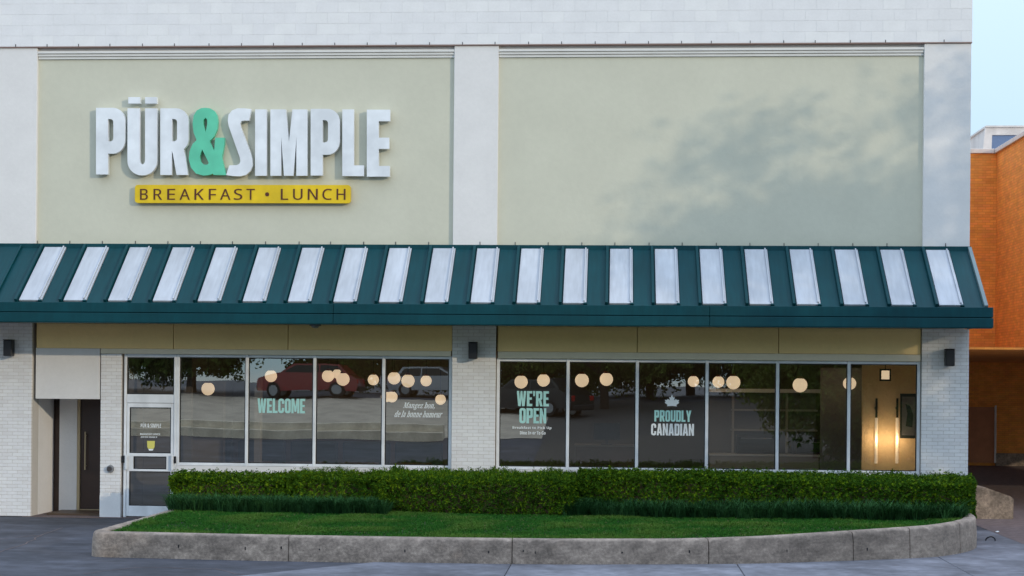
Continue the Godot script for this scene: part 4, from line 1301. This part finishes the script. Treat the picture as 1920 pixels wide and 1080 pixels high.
# ---------------------------------------------------------------- ground and surroundings
func rise(z: float) -> float:
	return 2.1 * smoothstep(15.0, 46.0, z)
func ground():
	var st := SurfaceTool.new()
	st.begin(Mesh.PRIMITIVE_TRIANGLES)
	st.set_smooth_group(0)
	var zs := [-400.0, -60.0, -20.0, 0.0, 8.0, 14.0]
	for i in 18: zs.append(15.0 + i * 2.0)
	zs.append_array([60.0, 120.0, 500.0])
	var xs := [-500.0, -60.0, -20.0, 0.0, 20.0, 60.0, 500.0]
	for j in zs.size() - 1:
		for i in xs.size() - 1:
			quad(st, Vector3(xs[i], rise(zs[j + 1]), zs[j + 1]), Vector3(xs[i + 1], rise(zs[j + 1]), zs[j + 1]), Vector3(xs[i + 1], rise(zs[j]), zs[j]), Vector3(xs[i], rise(zs[j]), zs[j]))
	structure("ground", done(st), M.asphalt, Vector3(0, -0.012, 0))
	# concrete pavement slabs round the planter
	var pv := Node3D.new()
	pv.name = "pavement"
	add_child(pv)
	pv.set_meta("kind", "structure")
	var wedge := PackedVector2Array([Vector2(-3.45, -6.72), Vector2(-1.507, -6.72), Vector2(-1.507, -13.793), Vector2(-9.3, -13.793)])
	part(pv, "slab", plate(wedge, [], 0.1), M.slab2, Vector3(0, -0.1, 0), Basis(Vector3.RIGHT, -PI / 2))
	var x := -1.5
	var k := 0
	for xe in [1.8, 5.0, 6.86]:
		var z0 := 0.1
		for ze in [3.4, 6.7, 10.2, 13.8]:
			bar(pv, "slab", M.slab if (k * 7 + int(ze)) % 3 else M.slab2, Vector3(x + 0.007, -0.1, z0 + 0.007), Vector3(xe - 0.007, 0.0, ze - 0.007), 0.006)
			z0 = ze
		x = xe
		k += 1
	for ze in [[2.55, 6.7], [6.7, 10.2], [10.2, 13.8]]:
		bar(pv, "slab", M.slab, Vector3(6.867, -0.1, ze[0] + 0.007), Vector3(11.0, 0.0, ze[1] - 0.007), 0.006)
	bar(pv, "slab", M.asphalt_brown, Vector3(-11.3, -0.05, -1.2), Vector3(-9.0, 0.002, 0.09))
	var st2 := st_new()
	quad(st2, Vector3(6.87, 0, 2.54), Vector3(40, 0, 2.54), Vector3(40, 0, -40), Vector3(6.87, 0, -40))
	structure("side_yard", done(st2), M.asphalt_brown, Vector3(0, -0.006, 0))
	# filled cracks in the asphalt by the alcove
	for line in [[[-40, 1046], [40, 1022], [75, 1004], [128, 984]], [[-20, 1012], [60, 1003], [75, 1004]], [[150, 1075], [260, 1062], [400, 1066], [470, 1079]]]:
		var cs := st_new()
		var prev := []
		for i in line.size():
			var g := G(line[i][0], line[i][1])
			if i > 0:
				for q in 5:
					prev.append(G(line[i - 1][0], line[i - 1][1]).lerp(g, q / 5.0) + Vector3(rng.randf_range(-0.03, 0.03), 0, rng.randf_range(-0.06, 0.06)))
		for i in prev.size() - 1:
			var d: Vector3 = (prev[i + 1] - prev[i]).normalized()
			var sd := Vector3(-d.z, 0, d.x) * 0.01
			quad(cs, prev[i] - sd, prev[i + 1] - sd, prev[i + 1] + sd, prev[i] + sd)
		var cr := part(pv, "crack_filler", done(cs), M.asphalt_brown, Vector3(0, -0.008, 0))
	# litter on the pavement
	for e in [[210, 1042, "small white scrap of paper by the kerb wall"], [1870, 998, "small white scrap of paper near the asphalt edge"]]:
		var g := G(e[0], e[1])
		var t := thing("paper_scrap", e[2], "litter", g)
		part(t, "sheet", box(Vector3(0.06, 0.012, 0.045), 0.005), M.print_white, Vector3(0, 0.012, 0), Basis(Vector3(0.3, 1, 0.2).normalized(), 0.6))
	var hg := G(1857, 1015)
	var hk := thing("metal_hook", "small bent dark metal loop lying on the pavement", "litter", hg)
	var hs := st_new()
	var pts := []; var rad := []
	for i in 9:
		var a := PI * i / 8.0
		pts.append(Vector3(-cos(a) * 0.08, 0.012 + sin(a) * 0.07, sin(a) * 0.03)); rad.append(0.012)
	tube(hs, pts, rad, 6)
	part(hk, "loop", done(hs), M.black)

func neighbours():
	# concrete block beside the planter
	var a := G(1838, 973); var e := G(1900, 973)
	var t := thing("concrete_block", "squat tan concrete block with a sloping top beside the hedge", "concrete block", Vector3(e.x, 0, e.z))
	var h := 0.55
	var prof := PackedVector2Array([Vector2(-1.7, -0.02), Vector2(-0.02, -0.02), Vector2(0.0, 0.02), Vector2(0.0, h * 0.72), Vector2(-0.06, h * 0.82), Vector2(-0.55, h + 0.07), Vector2(-1.7, h + 0.1)])
	part(t, "block", plate(prof, [], 1.6), M.block, Vector3(0, 0, -1.6))
	# lamp on the hidden side wall
	var lp := P(1832, 675, -3.0)
	var wl := thing("side_lamp", "dark blue-grey box lamp fixed to the side wall under the orange overhang", "wall lamp", Vector3(X(1816), lp.y, -3.0))
	bar(wl, "back_plate", M.black, Vector3(0.0, -0.14, -0.09), Vector3(0.04, 0.14, 0.09), 0.006)
	bar(wl, "housing", M.black, Vector3(0.041, -0.17, -0.12), Vector3(0.32, 0.16, 0.12), 0.012)
	# orange brick building
	var zc := -12.0
	var xc := X(1866, zc)
	var yt := Yh(288, zc, 1860); var yb := Yh(660, zc, 1860)
	var b := thing("orange_building", "orange brick building with an overhanging upper storey and white coping", "building", Vector3(xc, 0, zc))
	var wx := 14.0
	bar(b, "upper_wall", M.orange, Vector3(-6.0, yb, -13.0), Vector3(-0.002, yt, 0.0))
	bar(b, "upper_wall", M.orange, Vector3(0.0, yb, -13.0), Vector3(wx, yt, 7.5))
	bar(b, "coping", M.coping, Vector3(-6.0, yt + 0.002, -9.05), Vector3(-0.07, yt + 0.12, 0.06), 0.01)
	bar(b, "coping", M.coping, Vector3(-0.066, yt + 0.002, -9.05), Vector3(wx + 0.05, yt + 0.12, 7.56), 0.01)
	bar(b, "overhang_edge", M.coping, Vector3(-6.0, yb - 0.05, -0.4), Vector3(-0.002, yb - 0.002, -0.03))
	bar(b, "soffit", M.orange, Vector3(-6.0, yb - 0.1, -12.9), Vector3(wx, yb - 0.052, 7.45))
	bar(b, "lower_wall", M.orange, Vector3(-6.0, 0.0, -12.4), Vector3(wx, yb - 0.102, -12.0))
	bar(b, "plinth", M.block, Vector3(X(1868, -24) - xc, 0, -11.998), Vector3(wx, 0.42, -11.9))
	var dr := sub(b, "door")
	var d0 := P(1826, 760, -24); var d1 := P(1863, 868, -24)
	bar(dr, "leaf", M.orange_door, Vector3(d0.x - xc - 0.6, 0.1, -11.998), Vector3(d1.x - xc, d0.y - 0.05, -11.94))
	bar(dr, "frame", M.coping, Vector3(d1.x - xc + 0.002, 0.1, -11.998), Vector3(d1.x - xc + 0.06, d0.y, -11.9))
	bar(dr, "frame", M.orange, Vector3(d0.x - xc - 0.6, d0.y - 0.048, -11.998), Vector3(d1.x - xc, d0.y, -11.9))
	# roof light behind the coping
	var s0 := P(1836, 283, -18.0); var s1 := P(1846, 240, -18.0)
	var rl := sub(b, "roof_light")
	var o := Vector3(xc, 0, zc)
	var hb := s1.y - yt - 0.1
	var xa := s0.x - xc; var xb := s1.x - xc
	var sect := PackedVector2Array([Vector2(xa, yt), Vector2(xa + 5.0, yt), Vector2(xa + 5.0, s1.y), Vector2(xb, s1.y)])
	var hole := PackedVector2Array([Vector2(xb + 0.16, yt + 0.12), Vector2(xb + 4.6, yt + 0.12), Vector2(xb + 4.6, s1.y - 0.22), Vector2(xb + 0.2, s1.y - 0.22)])
	part(rl, "frame", plate(sect, [hole], 0.1), M.coping, Vector3(0, 0, -6.0))
	bar(rl, "glass", M.sky_glass, Vector3(xb + 0.1, yt + 0.05, -6.06), Vector3(xb + 4.7, s1.y - 0.15, -5.98))
	bar(rl, "roof", M.coping, Vector3(xb, s1.y + 0.002, -8.5), Vector3(xa + 5.0, s1.y + 0.05, -5.85))
	bar(rl, "side", M.coping, Vector3(xb + 0.05, yt, -8.5), Vector3(xb + 0.12, s1.y, -6.07))

func car_park():
	# low concrete walls, cars, trees and a far building: what the shop glass mirrors
	var w := thing("car_park_kerb", "low stepped concrete kerb wall across the car park", "kerb wall", Vector3(-11, 0, 26))
	var yy := rise(26)
	bar(w, "lower_step", M.pale_kerb, Vector3(-9, yy - 0.4, -0.3), Vector3(5.0, yy + 0.28, 0.0), 0.02)
	bar(w, "upper_step", M.pale_kerb, Vector3(-9, yy - 0.4, 0.001), Vector3(5.0, yy + 0.55, 0.35), 0.02)
	car(Vector3(-13.5, rise(40), 40), 0.05, M.car_red, "red parked car behind the car park kerb wall", 1.12)
	car(Vector3(-8.2, rise(43), 43), PI + 0.1, M.car_silver, "silver parked car behind the car park kerb wall")
	car(Vector3(-3.4, rise(33), 34), 0.5, M.car_black, "black parked car close to the grass strip", 1.15)
	car(Vector3(8.5, rise(42), 42), 0.0, M.car_black, "black parked car under the far trees", 1.1)
	var spots := [[-26, 46, 9], [-19.5, 42, 8.5], [-10, 47, 9.5], [-5, 44, 8], [1.5, 43, 8.5], [6.2, 45, 9], [11.5, 41, 8.5], [16.5, 45, 9.5], [23, 50, 9], [-14.5, 51, 9], [3.8, 52, 9.5], [9, 53, 9], [-1.8, 53, 9], [14, 54, 9.5]]
	var names := ["tree at the far corner beyond the red car", "tree directly behind the red car", "tree behind the silver car", "tree behind the black car by the grass strip", "low-crowned tree beside the car park lane", "tree next to the low-crowned one", "tree behind the car under the far trees", "taller tree past the far cars", "last tree of the far row", "tree in the second row behind the red car", "tree in the second row behind the low-crowned one", "tree in the second row between two front trees", "tree in the second row behind the black car", "tallest tree of the second row"]
	for i in spots.size():
		var s = spots[i]
		tree(Vector3(s[0], rise(s[1]), s[1]), s[2], Vector3(3.4, s[2] * 0.42, 3.0), s[2] * 0.4, 6500, names[i], 100 + i, i % 2 == 1, 0.2)
	# the tree whose shadow lies on the upper wall
	tree(Vector3(22.8, rise(13.5), 13.5), 14.6, Vector3(7.4, 5.3, 5.0), 8.8, 7000, "large tree standing off the corner of the restaurant", 81, false, 0.15, 50, 0.36)
	# low trees along the side of the car park: the pavement, lawn and hedges lie in their shade
	var low := [[7.6, 14.6, 5.6], [12.2, 14.0, 5.8], [17.0, 13.2, 5.4], [6.4, 21.2, 6.2], [11.0, 20.6, 6.4], [16.0, 20.0, 6.2]]
	var low_names := ["low bushy tree beside the side yard", "low bushy tree second along the side of the lane", "low bushy tree beside the large tree", "low bushy tree at the start of the outer row", "low bushy tree in the middle of the outer row", "low bushy tree at the end of the outer row"]
	for i in low.size():
		tree(Vector3(low[i][0], rise(low[i][1]), low[i][1]), low[i][2], Vector3(2.7, low[i][2] * 0.45, 2.3), low[i][2] * 0.5, 6000, low_names[i], 300 + i, i % 2 == 0, 0.15)
	tree(Vector3(-0.6, rise(36), 36.5), 7.5, Vector3(4.2, 2.4, 2.4), 3.4, 7000, "spreading tree with low branches in the car park", 91, false, 0.15)
	var st := st_new()
	var zz := 26.4
	while zz < 39.0:
		quad(st, Vector3(-40, rise(zz + 2), zz + 2), Vector3(-2.6, rise(zz + 2), zz + 2), Vector3(-2.6, rise(zz), zz), Vector3(-40, rise(zz), zz))
		zz += 2
	structure("car_park_road", done(st), M.pale_road, Vector3(0, 0.0, 0))
	st = st_new()
	zz = 14.5
	while zz < 40.0:
		quad(st, Vector3(-2.55, rise(zz + 2), zz + 2), Vector3(30, rise(zz + 2), zz + 2), Vector3(30, rise(zz), zz), Vector3(-2.55, rise(zz), zz))
		zz += 2
	structure("car_park_lane", done(st), M.dark_road, Vector3(0, 0.004, 0))

func _ready():
	rng.seed = 12
	# --- camera, sky, sun
	cam_basis = Basis(Vector3.UP, atan((CX - 960.0) / F)) * Basis(Vector3.BACK, deg_to_rad(0.5))
	var cam := Camera3D.new()
	cam.name = "camera"
	cam.transform = Transform3D(cam_basis, EYE)
	cam.set_frustum(1080.0 / F * 0.1, Vector2(0, (CY - 540.0) / F * 0.1), 0.1, 1500.0)
	add_child(cam)
	cam.current = true
	var sky := ProceduralSkyMaterial.new()
	sky.sky_top_color = Color(0.75, 0.797, 0.885)
	sky.sky_horizon_color = Color(0.44, 0.52, 0.56)
	sky.sky_curve = 0.7
	sky.ground_horizon_color = Color(0.6, 0.6, 0.6)
	sky.ground_bottom_color = Color(0.3, 0.3, 0.3)
	sky.sun_angle_max = 0.0
	sky.energy_multiplier = 4.2
	var env := Environment.new()
	env.background_mode = Environment.BG_SKY
	env.sky = Sky.new()
	env.sky.sky_material = sky
	env.background_energy_multiplier = 1.0
	env.tonemap_mode = Environment.TONE_MAPPER_LINEAR
	env.tonemap_exposure = 0.74
	env.sdfgi_enabled = true
	env.ssao_enabled = true
	env.ssil_enabled = true
	var we := WorldEnvironment.new()
	we.name = "world"
	we.environment = env
	add_child(we)
	var sun := DirectionalLight3D.new()
	sun.name = "sun"
	sun.light_color = Color(1.0, 0.93, 0.82)
	sun.light_energy = 0.6
	sun.light_angular_distance = 0.5
	sun.shadow_enabled = true
	add_child(sun)
	sun.look_at_from_position(SUN, Vector3.ZERO)
	# --- build
	materials()
	ground()
	restaurant()
	neighbours()
	sign_letters()
	window_prints()
	wall_lamp(21, 653, 0.08, "black box lamp on the pillar beside the service alcove")
	wall_lamp(888, 658, 0.065, "black box lamp on the pillar between the two window rows")
	wall_lamp(1778, 671, 0.065, "black box lamp on the corner pillar beside the tan partition window")
	interior()
	planter()
	var y0 := 0.34
	hedge([[-8.05, 1.55], [-5.9, 1.75]], [[-8.0, 0.35], [-5.9, 0.3]], y0, 0.9, "clipped green hedge by the entrance door", 1)
	hedge([[-5.86, 1.7], [-4.15, 1.85]], [[-5.86, 0.35], [-4.15, 0.3]], y0, 0.95, "short clipped green hedge between the entrance hedge and the block hedge", 2)
	hedge([[-4.1, 2.3], [-2.4, 2.42], [-0.72, 2.4]], [[-4.1, 0.5], [-2.4, 0.45], [-0.72, 0.45]], y0, 0.99, "deep block of clipped hedge standing forward of its neighbours", 3)
	hedge([[-0.66, 1.75], [1.6, 1.95], [3.6, 2.45], [5.2, 2.95], [6.1, 2.35]], [[-0.66, 0.35], [1.6, 0.4], [3.6, 0.6], [5.2, 0.8], [6.35, 0.9]], y0 + 0.04, 1.04, "long curved clipped hedge ending at the building corner", 4)
	car_park()
